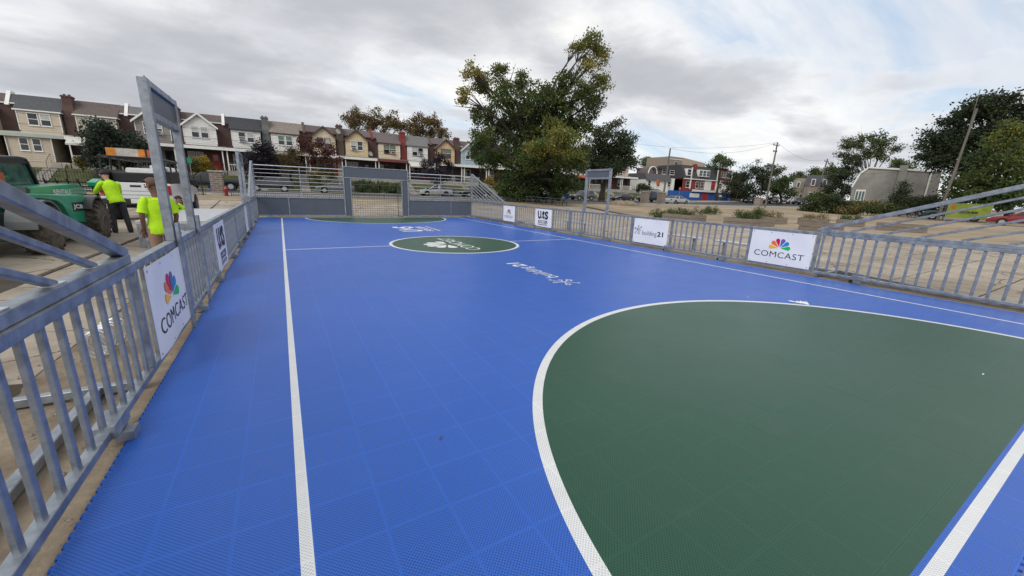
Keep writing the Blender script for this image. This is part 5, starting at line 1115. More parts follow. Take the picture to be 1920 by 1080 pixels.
person('man in yellow-green long-sleeved shirt and dark trousers leaning at the telehandler', (q.x, q.y, gz(q.x, q.y)+.015), R_(26), 'skin_light', 'trousers_dark', True,
       dict(pel=(.02, -.02, .98), wai=(.0, .03, 1.12), che=(-.02, .07, 1.35), nek=(-.05, .12, 1.52), hd0=(-.07, .16, 1.58), hd1=(-.08, .2, 1.66), hd2=(-.08, .21, 1.74), sl=(-.185, .08, 1.43), sr=(.14, .07, 1.42), el=(-.3, .26, 1.18), wl=(-.28, .5, 1.15), er=(.2, .3, 1.17), wr=(.02, .48, 1.12),
            hl=(-.08, -.02, .93), hr=(.11, -.03, .93), kl=(-.1, .06, .52), al=(-.12, .0, .1), kr=(.17, .0, .5), ar=(.2, -.06, .1), tl=(-.12, .17, .045), tr=(.23, .11, .045), look=(-.4, 1, -.3)))
q = Vector((-3.35, 17.9, 0))
person('man in yellow-green shirt crouching behind the stacked metal panels', (q.x, q.y, gz(q.x, q.y)+.015), R_(-120), 'skin_light', 'trousers_dark', False,
       dict(pel=(0, -.18, .42), wai=(0, -.1, .55), che=(0, .08, .74), nek=(0, .2, .88), hd0=(0, .25, .94), hd1=(0, .3, 1.0), hd2=(0, .32, 1.08), sl=(-.19, .08, .82), sr=(.19, .08, .82), el=(-.26, .28, .62), wl=(-.15, .45, .5), er=(.26, .28, .62), wr=(.15, .45, .5), hl=(-.1, -.14, .42), hr=(.1, -.14, .42), kl=(-.17, .26, .5), al=(-.15, .0, .1), kr=(.17, .26, .5), ar=(.15, .0, .1), tl=(-.16, .17, .045), tr=(.16, .17, .045), look=(0, 1, -.4)))
# ================================================================== TREES AND PLANTS
LEAFV = np.array([[-.5, 0, 0], [0, -.32, .05], [.5, 0, 0], [0, .32, .05]])
def leaves(cl, n, size, rs, name, m, parent, tint=(.0, .75), droop=.0, fill=.5):
    """cl: list of (centre, radii, weight, tint offset); leaf faces gathered in small sprays"""
    rng = np.random.default_rng(rs); P = []; T = []
    tot = sum(c[2] for c in cl)
    for c, r, wgt, tof in cl:
        k = max(6, int(n*wgt/tot)); ns = max(7, k//85)
        d = rng.normal(size=(ns, 3)); d /= np.linalg.norm(d, axis=1)[:, None]; rad = rng.random(ns)**fill
        sc = np.array(c)+d*rad[:, None]*np.array(r); st = rng.random(ns)
        i = rng.integers(0, ns, k); spread = max(size*1.5, .17*min(r))
        P.append(sc[i]+rng.normal(size=(k, 3))*np.array([spread, spread, spread*.7])); T.append(np.clip(tint[0]+(tint[1]-tint[0])*(.55*st[i]+.45*rng.random(k))+tof, 0, 1))
    P = np.concatenate(P); T = np.concatenate(T); k = len(P)
    a = rng.normal(size=(k, 3)); a /= np.linalg.norm(a, axis=1)[:, None]; b = rng.normal(size=(k, 3)); b[:, 2] += .6; b -= a*(a*b).sum(1)[:, None]; b /= np.linalg.norm(b, axis=1)[:, None]; nn = np.cross(a, b)
    s = size*(.6+.8*rng.random(k))
    V = P[:, None, :]+s[:, None, None]*(LEAFV[None, :, 0:1]*a[:, None, :]+LEAFV[None, :, 1:2]*b[:, None, :]+LEAFV[None, :, 2:3]*nn[:, None, :])
    o = np.array(ORG[parent]) if parent in ORG else 0; V = (V-o).reshape(-1, 3)
    me = bpy.data.meshes.new(name); me.vertices.add(k*4); me.vertices.foreach_set('co', V.astype(np.float32).ravel()); me.loops.add(k*4); me.loops.foreach_set('vertex_index', np.arange(k*4, dtype=np.int32)); me.polygons.add(k); me.polygons.foreach_set('loop_start', np.arange(0, k*4, 4, dtype=np.int32)); me.polygons.foreach_set('loop_total', np.full(k, 4, dtype=np.int32))
    at = me.attributes.new('tint', 'FLOAT', 'FACE'); at.data.foreach_set('value', T.astype(np.float32)); me.update(); me.validate(); me.materials.append(M[m])
    ob = bpy.data.objects.new(name, me); C.link(ob); ob.parent = parent; return ob
def px_clumps(pts, D, seed=0, depth=1.0):
    rnd = random.Random(seed); out = []
    for t in pts:
        px, py, r = t[:3]; tof = t[3] if len(t) > 3 else 0; wg = t[4] if len(t) > 4 else 1
        c = atd(px, py, D+rnd.uniform(-.06, .06)*D*depth+(t[5] if len(t) > 5 else 0)); fw = (c-CAM).dot(CF); R = r*fw/F_PX; out.append((tuple(c), (R, R*1.05, R*.92), R**2*wg, tof))
    return out
def tree(label, base_px, D, tr, pts, n, size, m, seed, name='tree', tint=(0, .75), group=None, bark='bark', base_z=None, fill=.5, limbs=True, lean=None, zmin=None):
    bp = atd(*base_px, D); bz = gz(bp.x, bp.y) if base_z is None else base_z
    t = world(thing(name, label, 'tree', (bp.x, bp.y, bz), group=group)); cl = px_clumps(pts, D, seed)
    zt = max(c[0][2] for c in cl); rnd = random.Random(seed); tk = MB()
    top = Vector((sum(c[0][0]*c[2] for c in cl)/sum(c[2] for c in cl), sum(c[0][1]*c[2] for c in cl)/sum(c[2] for c in cl), bz+(zt-bz)*.72)); B = Vector((bp.x, bp.y, bz))
    spine = [B+Vector((0, 0, -.2))]; nseg = 6
    for i in range(1, nseg+1):
        f = i/nseg; q = B.lerp(top, f); q.x = B.x+(top.x-B.x)*f**1.8+rnd.uniform(-.25, .25)*tr*2; q.y = B.y+(top.y-B.y)*f**1.8+rnd.uniform(-.25, .25)*tr*2; q.z = bz+(top.z-bz)*f; spine.append(q)
    tk.tube(spine, [tr*1.35]+[tr*(1-.85*(i/nseg)**.9) for i in range(1, nseg+1)], 10)
    if limbs:
        for c, r, wg, _ in cl:
            c = Vector(c); f = min(.85, max(.18, (c.z-bz)/(zt-bz)*.62)); i = int(f*nseg); a = spine[i].lerp(spine[min(i+1, nseg)], f*nseg-i); mid = a.lerp(c, .5)+Vector((0, 0, (c-a).length*.08)); rr = tr*(1-.8*f)*.55
            tk.tube([a, mid, c], [rr, rr*.6, rr*.15], 6)
            for _ in range(6):
                e = c+Vector((rnd.gauss(0, .6)*r[0], rnd.gauss(0, .6)*r[1], rnd.gauss(.2, .5)*r[2])); tk.tube([mid.lerp(c, .5), e], [rr*.3, rr*.06], 5)
    tk.build('trunk', bark, t, smooth=True)
    leaves(cl, n, size, seed, 'crown', m, t, tint, fill=fill)
    return t
tree('large old oak with yellowing right spire beyond the end wall corner', (993, 378), 47, .72,
     [(885, 135, 18, .38), (905, 165, 22, .2), (876, 182, 16, .36), (932, 142, 20, .1), (902, 215, 24, .12), (950, 185, 28), (1000, 185, 38), (975, 155, 20), (1045, 190, 34), (1062, 150, 20), (1085, 85, 20, .32, .7), (1108, 80, 22, .3, .7), (1122, 110, 22, .3, .8), (1098, 120, 20, .3, .7), (1125, 150, 22, .22, .8), (1085, 175, 26), (1110, 190, 24), (950, 240, 38), (1000, 235, 40), (1045, 240, 34, .1), (1090, 235, 30), (905, 262, 24), (925, 300, 26), (975, 290, 40), (1015, 275, 26, .22, 1.2, -6), (1058, 262, 24, .26, 1.2, -6), (1040, 238, 24, .28, 1.2, -6), (1035, 290, 30, .12, 1, -5), (1070, 285, 22, .14, 1, -5), (990, 300, 24, .12, 1, -5), (1065, 305, 34), (1010, 325, 38, -.15), (965, 335, 30, -.15), (1040, 345, 32, -.2), (990, 350, 30, -.2), (1085, 290, 26, .05), (955, 360, 20, -.2), (1060, 345, 22, -.15), (945, 352, 16, -.2), (975, 366, 16, -.2), (1012, 366, 17, -.2), (1040, 364, 14, -.2)],
     88000, .22, 'leaf_oak', 3, 'oak_tree', tint=(.0, .62))
tree('dark street tree with thin brownish top beyond the header frame', (1128, 374), 62, .5, [(1140, 245, 24, .35, .35), (1160, 235, 18, .3, .3), (1172, 262, 20, .15), (1150, 275, 26), (1120, 290, 28), (1165, 300, 24), (1140, 310, 26), (1110, 320, 20), (1182, 278, 14), (1185, 305, 10), (1125, 255, 22, .15, .7)], 15000, .28, 'leaf_dark', 11, 'street_tree', tint=(.1, .8))
tree('brown autumn tree with thin crown showing above the yellow gabled house', (690, 250), 88, .35, [(655, 225, 14), (672, 218, 16), (690, 228, 15), (710, 220, 17), (735, 225, 16), (725, 238, 14), (665, 238, 14), (750, 238, 12), (700, 240, 12)], 8000, .3, 'leaf_fall', 21, 'autumn_tree')
tree('rusty autumn tree rising behind the grey roofed white house', (795, 258), 90, .35, [(770, 240, 14, .1), (790, 228, 16, .15), (812, 232, 16, .15), (828, 246, 12), (785, 248, 14), (808, 250, 14), (838, 255, 6)], 8000, .3, 'leaf_fall', 22, 'autumn_tree')
tree('spreading blue-green conifer in the yard behind the work truck', (225, 312), 66, .3, [(180, 250, 17), (200, 240, 14), (215, 258, 20), (240, 262, 18), (185, 275, 20), (215, 285, 22), (250, 285, 22), (270, 295, 14), (190, 300, 18), (230, 305, 20), (175, 232, 7), (258, 268, 14)], 13000, .26, 'leaf_pine', 31, 'conifer', base_z=2.3)
tree('rounded near-black purple tree behind the slender header frame', (493, 335), 62, .2, [(480, 300, 22), (500, 290, 20), (495, 275, 14), (515, 305, 18), (490, 320, 24), (465, 318, 14), (508, 325, 18)], 12000, .2, 'leaf_purple', 41, 'plum_tree', base_z=2.0)
tree('brown-green bushy tree between the purple tree and the red-leaved tree', (545, 330), 62.5, .15, [(535, 300, 16), (550, 292, 14), (555, 312, 14), (540, 318, 14)], 3500, .2, 'leaf_fall', 42, base_z=2.0, tint=(0, .5))
tree('thin red-leaved tree before the cream gabled house', (600, 335), 61.5, .14, [(565, 268, 10), (585, 280, 13), (600, 270, 9), (610, 290, 13), (625, 280, 9), (590, 300, 12), (618, 308, 11), (575, 262, 8), (635, 298, 6)], 4200, .2, 'leaf_red', 43, base_z=2.0, fill=.8)
tree('purple plum tree before the peach gabled house', (820, 350), 62, .16, [(805, 310, 14), (825, 300, 15), (840, 312, 13), (815, 325, 17), (835, 330, 15), (798, 322, 10)], 6000, .19, 'leaf_purple', 44, 'plum_tree', base_z=2.0, tint=(.3, 1))
tree('small green tree on two stems before the pale blue house', (899, 345), 60, .17, [(905, 265, 18), (892, 285, 14), (915, 290, 16), (925, 272, 14), (900, 300, 10)], 6000, .22, 'leaf_green', 45, base_z=1.6)
tree('dense dark tree on the far corner beside the bar', (1395, 384), 118, .4, [(1375, 345, 20), (1400, 330, 24), (1425, 335, 22), (1390, 360, 24), (1415, 360, 24), (1425, 315, 16), (1368, 365, 14)], 11000, .34, 'leaf_dark', 51, 'corner_tree')
tree('lighter green tree on the far corner behind the crossarm pole', (1462, 384), 116, .35, [(1450, 325, 18), (1465, 340, 18), (1455, 358, 20), (1475, 358, 15), (1440, 345, 16), (1478, 338, 10)], 8000, .33, 'leaf_green', 52, 'corner_tree')
tree('green treetop rising behind the bar roof', (1352, 320), 125, .4, [(1340, 305, 10), (1352, 298, 11), (1365, 304, 10), (1356, 308, 12), (1330, 310, 7)], 3000, .36, 'leaf_green', 53)
tree('open-crowned tree behind the grey end house', (1630, 370), 128, .45, [(1590, 275, 15), (1612, 262, 17), (1638, 258, 15), (1660, 268, 16), (1680, 280, 10), (1625, 285, 18), (1650, 290, 16), (1600, 295, 15), (1580, 290, 9)], 6500, .36, 'leaf_green', 54, fill=.75)
tree('dark bushy tree left of the grey end house', (1578, 378), 112, .3, [(1575, 335, 20), (1590, 320, 16), (1560, 350, 16), (1580, 358, 18), (1600, 305, 12), (1550, 365, 12)], 7000, .32, 'leaf_dark', 55)
tree('huge dark maple standing behind the green banner', (1850, 390), 92, .6, [(1745, 285, 20), (1765, 262, 26), (1795, 235, 28), (1830, 210, 28), (1865, 200, 28), (1900, 205, 28), (1800, 275, 32), (1840, 255, 34), (1885, 245, 34), (1770, 300, 24), (1820, 300, 34), (1940, 230, 34), (1735, 300, 12), (1925, 280, 30)], 26000, .36, 'leaf_dark', 61, 'maple_tree')
tree('olive and rust tinted tree overhanging the red sedan', (1890, 400), 72, .4, [(1880, 270, 24, .12), (1905, 245, 24, .22), (1850, 305, 24, -.05), (1885, 315, 28, .02), (1920, 300, 30, .12), (1815, 335, 20, .05), (1790, 348, 16, .05), (1845, 345, 24), (1885, 355, 28), (1920, 350, 28), (1800, 368, 20, -.1), (1840, 372, 22, -.1), (1880, 380, 22, -.1)], 17000, .3, 'leaf_oak', 62, tint=(0, .6))
tree('small dark cone-shaped evergreen against the grey end wall', (1690, 390), 88, .12, [(1695, 348, 6), (1693, 358, 8), (1690, 370, 12), (1694, 380, 14), (1683, 378, 10)], 3500, .25, 'leaf_dark', 63, 'evergreen', limbs=False)
for i, (px, py, r, lb_) in enumerate(((1500, 330, 9, 'thin far tree above the pale stone house'), (1535, 322, 11, 'pale far tree behind the leaning pole'), (1565, 318, 12, 'feathery far tree left of the grey end house'), (1690, 305, 14, 'far treetop above the grey end house roof'), (1215, 300, 10, 'far treetop behind the shuttered gable house'))):
    tree(lb_, (px, py+35), 165, .3, [(px, py, r), (px-r*.9, py+4, r*.8), (px+r*.9, py+5, r*.8), (px, py+r, r)], 2200, .42, 'leaf_green', 70+i, fill=.7)
def shrub(label, pts, D, n, size, m, seed, name='shrub', group=None, base=None, stems=True):
    cl = px_clumps(pts, D, seed, .3); c0 = cl[0][0]; bx = sum(c[0][0] for c in cl)/len(cl); by = sum(c[0][1] for c in cl)/len(cl); bz = base if base is not None else gz(bx, by)
    t = world(thing(name, label, 'shrub', (bx, by, bz), group=group)); leaves(cl, n, size, seed, 'foliage', m, t, (0, .9))
    b = MB()
    for c in cl: b.tube([(bx+(c[0][0]-bx)*.4, by+(c[0][1]-by)*.4, bz-.05), c[0]], [.05, .015], 5)
    b.build('stem', 'bark', t); return t
shrub('round clipped yellow-green bush by the beige house steps', [(152, 300, 9), (152, 306, 8)], 64, 2200, .13, 'leaf_yellow', 81, base=2.3)
shrub('shrub with yellow flowers before the white gabled house', [(360, 310, 13, -.3), (378, 300, 12, .2), (390, 315, 11, .25), (372, 318, 13, -.3), (352, 318, 8, 0)], 62, 4200, .15, 'leaf_yellow', 82, base=2.2)
shrub('green hedge on the yard slope seen through the goal', [(668, 348, 8), (682, 346, 9), (697, 349, 9), (712, 348, 9), (727, 350, 9), (742, 350, 8), (676, 355, 7), (705, 357, 7), (735, 358, 7)], 61.5, 6500, .17, 'leaf_green', 83, name='hedge', base=1.6)
shrub('yellow flowering shrub beneath the red-leaved tree', [(600, 322, 8, .2), (615, 325, 8, .1), (590, 330, 9, -.3), (622, 332, 8, -.2)], 61.5, 2600, .16, 'leaf_yellow', 84, base=2.0)
shrub('dark clipped shrub between the white SUV and grey SUV', [(1078, 345, 9), (1092, 348, 10), (1085, 355, 8)], 78, 2200, .22, 'leaf_dark', 85, base=1.8)
shrub('dark round shrub before the cream house with grey shutters', [(1203, 350, 8), (1212, 352, 9), (1196, 355, 7)], 98, 2000, .25, 'leaf_dark', 86, base=2.0)
shrub('yellow-green shrub under the pale blue house porch', [(915, 340, 9, .2), (930, 350, 9), (945, 355, 8), (905, 352, 7)], 72, 2400, .2, 'leaf_yellow', 87, base=1.9)
for i, (px, py, r, m_, lb_) in enumerate(((1540, 370, 10, 'leaf_green', 'leafy green shrub by the white car and salmon mound'), (1565, 380, 10, 'leaf_dark', 'dark low shrub beneath the grey house window'), (1600, 386, 9, 'leaf_green', 'weedy green shrub beneath the white corner window'), (1630, 385, 11, 'leaf_dry', 'tall dry weeds before the grey end house'), (1660, 390, 10, 'leaf_green', 'weedy shrub left of the small evergreen'), (1720, 390, 12, 'leaf_dark', 'dark shrub at the foot of the grey downpipe'), (1745, 378, 13, 'leaf_dark', 'dark bush between grey house and leaning utility pole'), (1580, 393, 8, 'leaf_dry', 'straw-coloured weeds behind the back planters'), (1525, 388, 8, 'leaf_green', 'low weeds at the edge of the far street'))):
    shrub(lb_, [(px, py, r), (px-r*1.4, py+2, r*.85), (px+r*1.4, py+2, r*.85), (px+r*2.4, py+4, r*.6), (px-r*2.4, py+4, r*.6)], 82, 2600, .24, m_, 90+i)
# ================================================================== LOT FURNITURE
mat('soil_dark', (.07, .05, .035), .95, 0, .2, 4)
def planter(label, pc, pl, pr, h=.56, soil=True):
    c = atz(*pc, gz(28, 15)); a = atz(*pl, 0); e = atz(*pr, 0); ly = min(2.6, max(.9, a.y-c.y)); lx = min(3.6, max(.9, e.x-c.x)); z = gz(c.x, c.y)
    t = world(thing('planter', label, 'planter', (c.x+lx/2, c.y+ly/2, z)))
    for i in range(2):
        z0, z1 = z+.01+i*h/2, z+(i+1)*h/2-.008
        for x0, x1, y0, y1 in ((c.x, c.x+lx, c.y, c.y+.05), (c.x, c.x+lx, c.y+ly-.05, c.y+ly), (c.x, c.x+.05, c.y+.052, c.y+ly-.052), (c.x+lx-.05, c.x+lx, c.y+.052, c.y+ly-.052)): one('bb', x0, x1, y0, y1, z0, z1).build('plank', 'wood_old', t, bevel=.006)
    for x, y in ((c.x+.09, c.y+.09), (c.x+lx-.09, c.y+.09), (c.x+.09, c.y+ly-.09), (c.x+lx-.09, c.y+ly-.09)): one('bb', x-.04, x+.04, y-.04, y+.04, z, z+h-.02).build('corner_post', 'wood_old', t)
    b = MB(); b.bb(c.x+.13, c.x+lx-.13, c.y+.05, c.y+ly-.05, z+.02, z+h-.1); b.build('soil', 'soil_dark', t)
    return Vector((c.x+lx/2, c.y+ly/2, z+h-.1)), lx, ly
def weeds(label, pos, lx, ly, h, n, m, seed, name='weeds', spread=.85):
    rnd = random.Random(seed); t = world(thing(name, label, 'plants', tuple(pos))); cl = []
    for i in range(14):
        x, y = pos.x+rnd.uniform(-.5, .5)*lx*spread, pos.y+rnd.uniform(-.5, .5)*ly*spread; hh = h*rnd.uniform(.45, 1); cl.append(((x, y, pos.z+hh*.5), (.16+lx*.05, .16+ly*.05, hh*.55), hh, rnd.uniform(-.15, .15)))
    leaves(cl, n, .085, seed, 'foliage', m, t, (0, .9)); b = MB()
    for c in cl: b.tube([(c[0][0], c[0][1], pos.z-.05), (c[0][0]+rnd.uniform(-.1, .1), c[0][1], c[0][2]+c[1][2])], [.012, .004], 4)
    b.build('stalks', 'leaf_dry', t, kind='stuff')
PL = [planter('grey plank planter nearest the building21 banner', (1292, 417), (1258, 412), (1339, 418)), planter('weathered planter box with the big green bush', (1408, 426), (1364, 421), (1453, 425)), planter('grey planter holding tall straw-coloured grass', (1462, 421), (1438, 415), (1504, 423)), planter('front planter box beside the wing rail end', (1560, 437), (1504, 431), (1640, 441)), planter('middle planter box behind the front planter', (1543, 424), (1504, 420), (1584, 426)), planter('planter box seen between the upper sloping rails', (1612, 427), (1584, 423), (1660, 430)), planter('planter box nearest the red sedan', (1730, 438), (1660, 430), (1757, 439))]
weeds('big leafy green bush growing in the weathered planter box', *PL[1], 1.0, 2600, 'leaf_green', 101, spread=.7)
weeds('dry straw-coloured grass in the grey back planter', *PL[2], .75, 1800, 'leaf_dry', 102)
weeds('low green weeds in the planter near the building21 banner', *PL[0], .55, 1500, 'leaf_green', 103)
weeds('sparse dry weeds in the middle planter', *PL[4], .45, 900, 'leaf_dry', 104)
weeds('sparse green weeds in the planter between the sloping rails', *PL[5], .5, 1000, 'leaf_green', 105)
for i, (px, py, lb_) in enumerate(((1235, 407, 'grassy green tuft on the bare lot left of the planters'), (1325, 402, 'patch of tall weeds on the lot behind the first planter'))):
    q = atz(px, py, .1); weeds(lb_, Vector((q.x, q.y, gz(q.x, q.y))), 3.2, 2.0, .9, 2600, 'leaf_green', 110+i)
def bench(label, x, y0, y1, grp):
    z = gz(x, y0); t = world(thing('bench', label, 'bench', (x, (y0+y1)/2, z), group=grp)); one('bb', x-.14, x+.14, y0, y1, z+.44, z+.485).build('seat', 'galv_bright', t, bevel=.008)
    for y in (y0+.3, y1-.3): one('beam', (x, y, z+.02), (x, y, z+.438), .07, bev=.005).build('leg', 'galv', t); one('bb', x-.2, x+.2, y-.05, y+.05, z+.02, z+.034).build('foot_plate', 'galv', t)
bench('backless aluminium bench behind the building21 banner', 12.4, 8.1, 9.9, 'aluminium benches along the railing'); bench('backless aluminium bench between the two large banners', 12.4, 6.0, 7.6, 'aluminium benches along the railing'); bench('backless aluminium bench behind the soccer banner', 12.5, 14.0, 15.9, 'aluminium benches along the railing')
def picnic(px, py, rz, label):
    q = atd(px, py, 43); z = gz(q.x, q.y); t = thing('picnic_table', label, 'table', (q.x, q.y, z), rz, 'picnic tables under the oak')
    for i in range(5): one('box', (0, -.3+.15*i, .74), (1.8, .14, .04)).build('plank', 'galv_dark', t)
    for s in (-1, 1):
        one('box', (0, s*.68, .44), (1.8, .26, .04)).build('seat', 'galv_dark', t)
        for e in (-.65, .65): one('beam', (e, s*.62, .0), (e, s*.2, .715), .06).build('leg', 'galv_dark', t)
    for e in (-.65, .65): one('beam', (e, -.7, .4), (e, .7, .4), .05).build('crossbar', 'galv_dark', t)
for px, py, rz, lb_ in ((1000, 384, .3, 'dark picnic table against the oak trunk'), (1020, 384, 0, 'dark picnic table before the white SUV'), (1048, 385, -.2, 'dark picnic table farthest from the oak trunk')): picnic(px, py, rz, lb_)
# stacked aluminium panels behind the left railing
sp_ = world(thing('panel_stack', 'stack of bare aluminium deck panels on legs behind the railing', 'panels', (-2.4, 15.5, gz(-2.4, 15))))
for i in range(5): one('bb', -3.15+.02*(i % 2), -1.62, 12.9+1.15*i, 14.03+1.15*i, .70, .78).build('panel', 'galv_bright', sp_, bevel=.008)
for i in range(2): one('bb', -3.1, -1.7, 12.95, 18.6, .60+.045*i, .64+.045*i).build('under_panel', 'galv', sp_)
for x in (-3.0, -1.75):
    for y in (13.1, 15.6, 18.3): one('bb', x-.04, x+.04, y-.04, y+.04, gz(x, y), .598).build('leg', 'galv', sp_)
one('bb', -3.12, -1.65, 12.86, 12.895, .12, .7).build('end_panel', 'galv', sp_)
rm = world(thing('loose_rail', 'loose galvanised rail leaning between the panel stack and header frame', 'rail', (-2.6, 11.5, .1))); one('beam', (-2.95, 12.7, .98), (-1.7, 10.0, .72), .07, bev=.005).build('bar', 'galv', rm)
for p in ((-2.9, 12.6, .96), (-1.76, 10.15, .73)): one('beam', (p[0], p[1], gz(p[0], p[1])), p, .05, bev=.004).build('prop', 'galv', rm)
# wire coil on the ground
co = world(thing('wire_coil', 'loose coil of galvanised wire on the ground behind the railing', 'wire coil', (-1.75, 5.3, .02))); b = MB(); N_ = 160
b.tube([(-1.72+.02*math.sin(i*.3)+.1*math.cos(i*.42), 5.1+i*.0036, .16+.13*math.sin(i*.42)) for i in range(N_)], .008, 5); b.build('wire', 'galv_bright', co)
# iron fence, brick pillars, hydrant and signs along the lot edge
YF = 38.8
def iron_fence(x0, x1, h, sp, label, off=.1, m='black_paint', dia=.018):
    t = world(thing('iron_fence', label, 'fence', ((x0+x1)/2, YF, gz((x0+x1)/2, YF)))); b = MB(); n = int((x1-x0)/sp)
    for i in range(n+1): x = x0+sp*i; z = gz(x, YF); b.beam((x, YF, z+.02), (x, YF, z+h), dia)
    b.build('pickets', m, t, kind='stuff')
    for zz in (off, h-.12):
        k = MB(); m_ = 12
        k.tube([(x0+(x1-x0)*i/m_, YF, gz(x0+(x1-x0)*i/m_, YF)+zz) for i in range(m_+1)], .02, 5); k.build('rail', m, t)
    for i in range(int((x1-x0)/2.4)+1): x = x0+2.4*i; one('beam', (x, YF, gz(x, YF)), (x, YF, gz(x, YF)+h+.05), .05).build('post', m, t)
iron_fence(-34, -5.0, 1.5, .14, 'tall black iron picket fence behind the telehandler'); iron_fence(-3.4, 43.5, .5, .16, 'low pale picket fence along the lot edge behind the goal', m='galv_dark', dia=.03)
def pillar(px, label, w_=.75, h=1.75, y=YF-.1):
    q = aty(px, 370, y); z = gz(q.x, y); t = world(thing('brick_pillar', label, 'pillar', (q.x, y, z))); one('bb', q.x-w_/2, q.x+w_/2, y-w_/2, y+w_/2, z-.05, z+h).build('shaft', 'stone_mix', t); one('bb', q.x-w_/2-.07, q.x+w_/2+.07, y-w_/2-.07, y+w_/2+.07, z+h, z+h+.1).build('cap', 'kerb_concrete', t, bevel=.02); one('bb', q.x-w_/2-.05, q.x+w_/2+.05, y-w_/2-.05, y+w_/2+.05, z-.05, z+.25).build('plinth', 'kerb_concrete', t); return q.x
pillar(411, 'stone-faced gate pillar next to the red hydrant', .8, 1.8); pillar(1209, 'brick gate pillar in front of the dark van', .85); pillar(1240, 'brick gate pillar behind the bare utility pole', .85); pillar(1424, 'reddish brick pillar on the far corner', 1.0, 1.6)
q = aty(425, 366, YF-.7); hy = world(thing('fire_hydrant', 'red fire hydrant standing by the stone gate pillar', 'hydrant', (q.x, q.y, gz(q.x, q.y)))); z = gz(q.x, q.y); b = MB(); b.lathe([(.16, 0), (.16, .05), (.12, .06), (.12, .5), (.15, .52), (.15, .56), (.11, .62), (.05, .72), (.03, .78)], (q.x, q.y, z), 14); b.build('barrel', 'car_red', hy, smooth=True)
for s in (-1, 1): one('tube', [(q.x, q.y, z+.42), (q.x+s*.2, q.y, z+.42)], .06, 10).build('nozzle', 'car_red', hy)
one('tube', [(q.x, q.y, z+.36), (q.x, q.y-.2, z+.36)], .075, 10).build('nozzle', 'car_red', hy)
mat('sign_blue', (.02, .1, .32), .5, 0, .05, 3); mat('sign_green', (.02, .2, .11), .5, 0, .05, 3); mat('sign_red', (.42, .02, .025), .45, 0, .05, 3); mat('sign_orange', (.5, .13, .03), .5, 0, .1, 3); mat('sign_lime', (.17, .24, .03), .55, 0, 0, 1.4, .05, 20, col2=(.3, .36, .07)); mat('bin_blue', (.01, .05, .25), .5, 0, .1, 3)
def post_sign(label, px, py_base, py_top, y, shape, m, w_, text=None, name='street_sign', back=False):
    q = aty(px, py_base, y); z = gz(q.x, y); zt = aty(px, py_top, y).z; t = world(thing(name, label, 'sign', (q.x, y, z))); one('tube', [(q.x, y, z-.05), (q.x, y, zt)], .03, 8).build('post', 'galv', t)
    if shape == 'oct':
        b = MB(); b.prism([(q.x+w_/2*math.cos(R_(22.5+45*i)), y-.05, zt-w_/2+w_/2*math.sin(R_(22.5+45*i))) for i in range(8)], (0, .01, 0)); s = b.build('plate', m, t)
    else: s = one('bb', q.x-w_/2, q.x+w_/2, y-.05, y-.04, zt-w_*1.4, zt).build('plate', m, t)
    if text: text2d(text, (q.x, y-.052, zt-(w_/2 if shape == 'oct' else w_*.6)), (1, 0, 0), (0, 0, 1), 'lettering', 'sign_white', s, w_*.7, w_*.26, offset=.02)
    return t
post_sign('small blue-green parking sign by the yellow flowering shrub', 363, 350, 296, 57.6, 'rect', 'sign_green', .42)
post_sign('red stop sign in front of the blue shopfront', 1272, 374, 350, 63, 'oct', 'sign_red', .95, 'STOP', 'stop_sign'); post_sign('red stop sign standing before the dark corner tree', 1379, 383, 355, 60, 'oct', 'sign_red', 1.0, 'STOP', 'stop_sign')
post_sign('plain white sign beside the stop sign before the dark tree', 1385, 382, 354, 60.6, 'rect', 'sign_white', .7); post_sign('orange banner sign hanging before the white building', 1229, 372, 336, 57.6, 'rect', 'sign_orange', .8, None); post_sign('orange sign high on a slim pale pole by the weeds', 1508, 392, 341, 40, 'rect', 'sign_orange', .55)
for px, py, D, lb_ in ((396, 352, 57.8, 'blue recycling bin behind the stone gate pillar'), (1062, 371, 72, 'blue recycling bin left of the grey SUV'), (847, 362, 60.3, 'blue recycling bin behind the silver sedan')):
    q = atd(px, py, D); z = gz(q.x, q.y)+.1; t = world(thing('recycling_bin', lb_, 'bin', (q.x, q.y, z))); b = MB(); b.add([(q.x+a*s, q.y+c*s, z+h) for s, h in ((.26, 0), (.34, .85)) for a, c in ((-1, -1), (1, -1), (1, 1), (-1, 1))], [(3, 2, 1, 0), (4, 5, 6, 7), (0, 1, 5, 4), (1, 2, 6, 5), (2, 3, 7, 6), (3, 0, 4, 7)]); b.build('tub', 'bin_blue', t, bevel=.03); one('bb', q.x-.37, q.x+.37, q.y-.37, q.y+.37, z+.852, z+.9).build('lid', 'bin_blue', t, bevel=.015)
# green advertising banner on a chain fence
pa, pb_ = atd(1779, 381, 68.), atd(1862, 384, 66.); zt = pa.z; zb2 = .75; u = Vector((pb_.x-pa.x, pb_.y-pa.y, 0)); L_ = u.length; u.normalize(); nn = Vector((-u.y, u.x, 0)); nn = nn if nn.dot(pa) < 0 else -nn
ad = world(thing('green_banner', 'lime green advertising banner with phone number behind the red sedan', 'banner', ((pa.x+pb_.x)/2, (pa.y+pb_.y)/2, .3))); b = MB(); P0, P1 = Vector((pa.x, pa.y, 0)), Vector((pb_.x, pb_.y, 0)); b.prism([P0+Vector((0, 0, zb2)), P1+Vector((0, 0, zb2)), P1+Vector((0, 0, zt)), P0+Vector((0, 0, zt))], nn*-.02); b.build('sheet', 'sign_lime', ad)
Oc = (P0+P1)/2+nn*.012; text2d('215-236-8668', Oc+Vector((0, 0, zb2+(zt-zb2)*.42)), u, (0, 0, 1), 'lettering', 'ink_dark', ad, L_*.42, .26, (.1, 0), offset=.03)
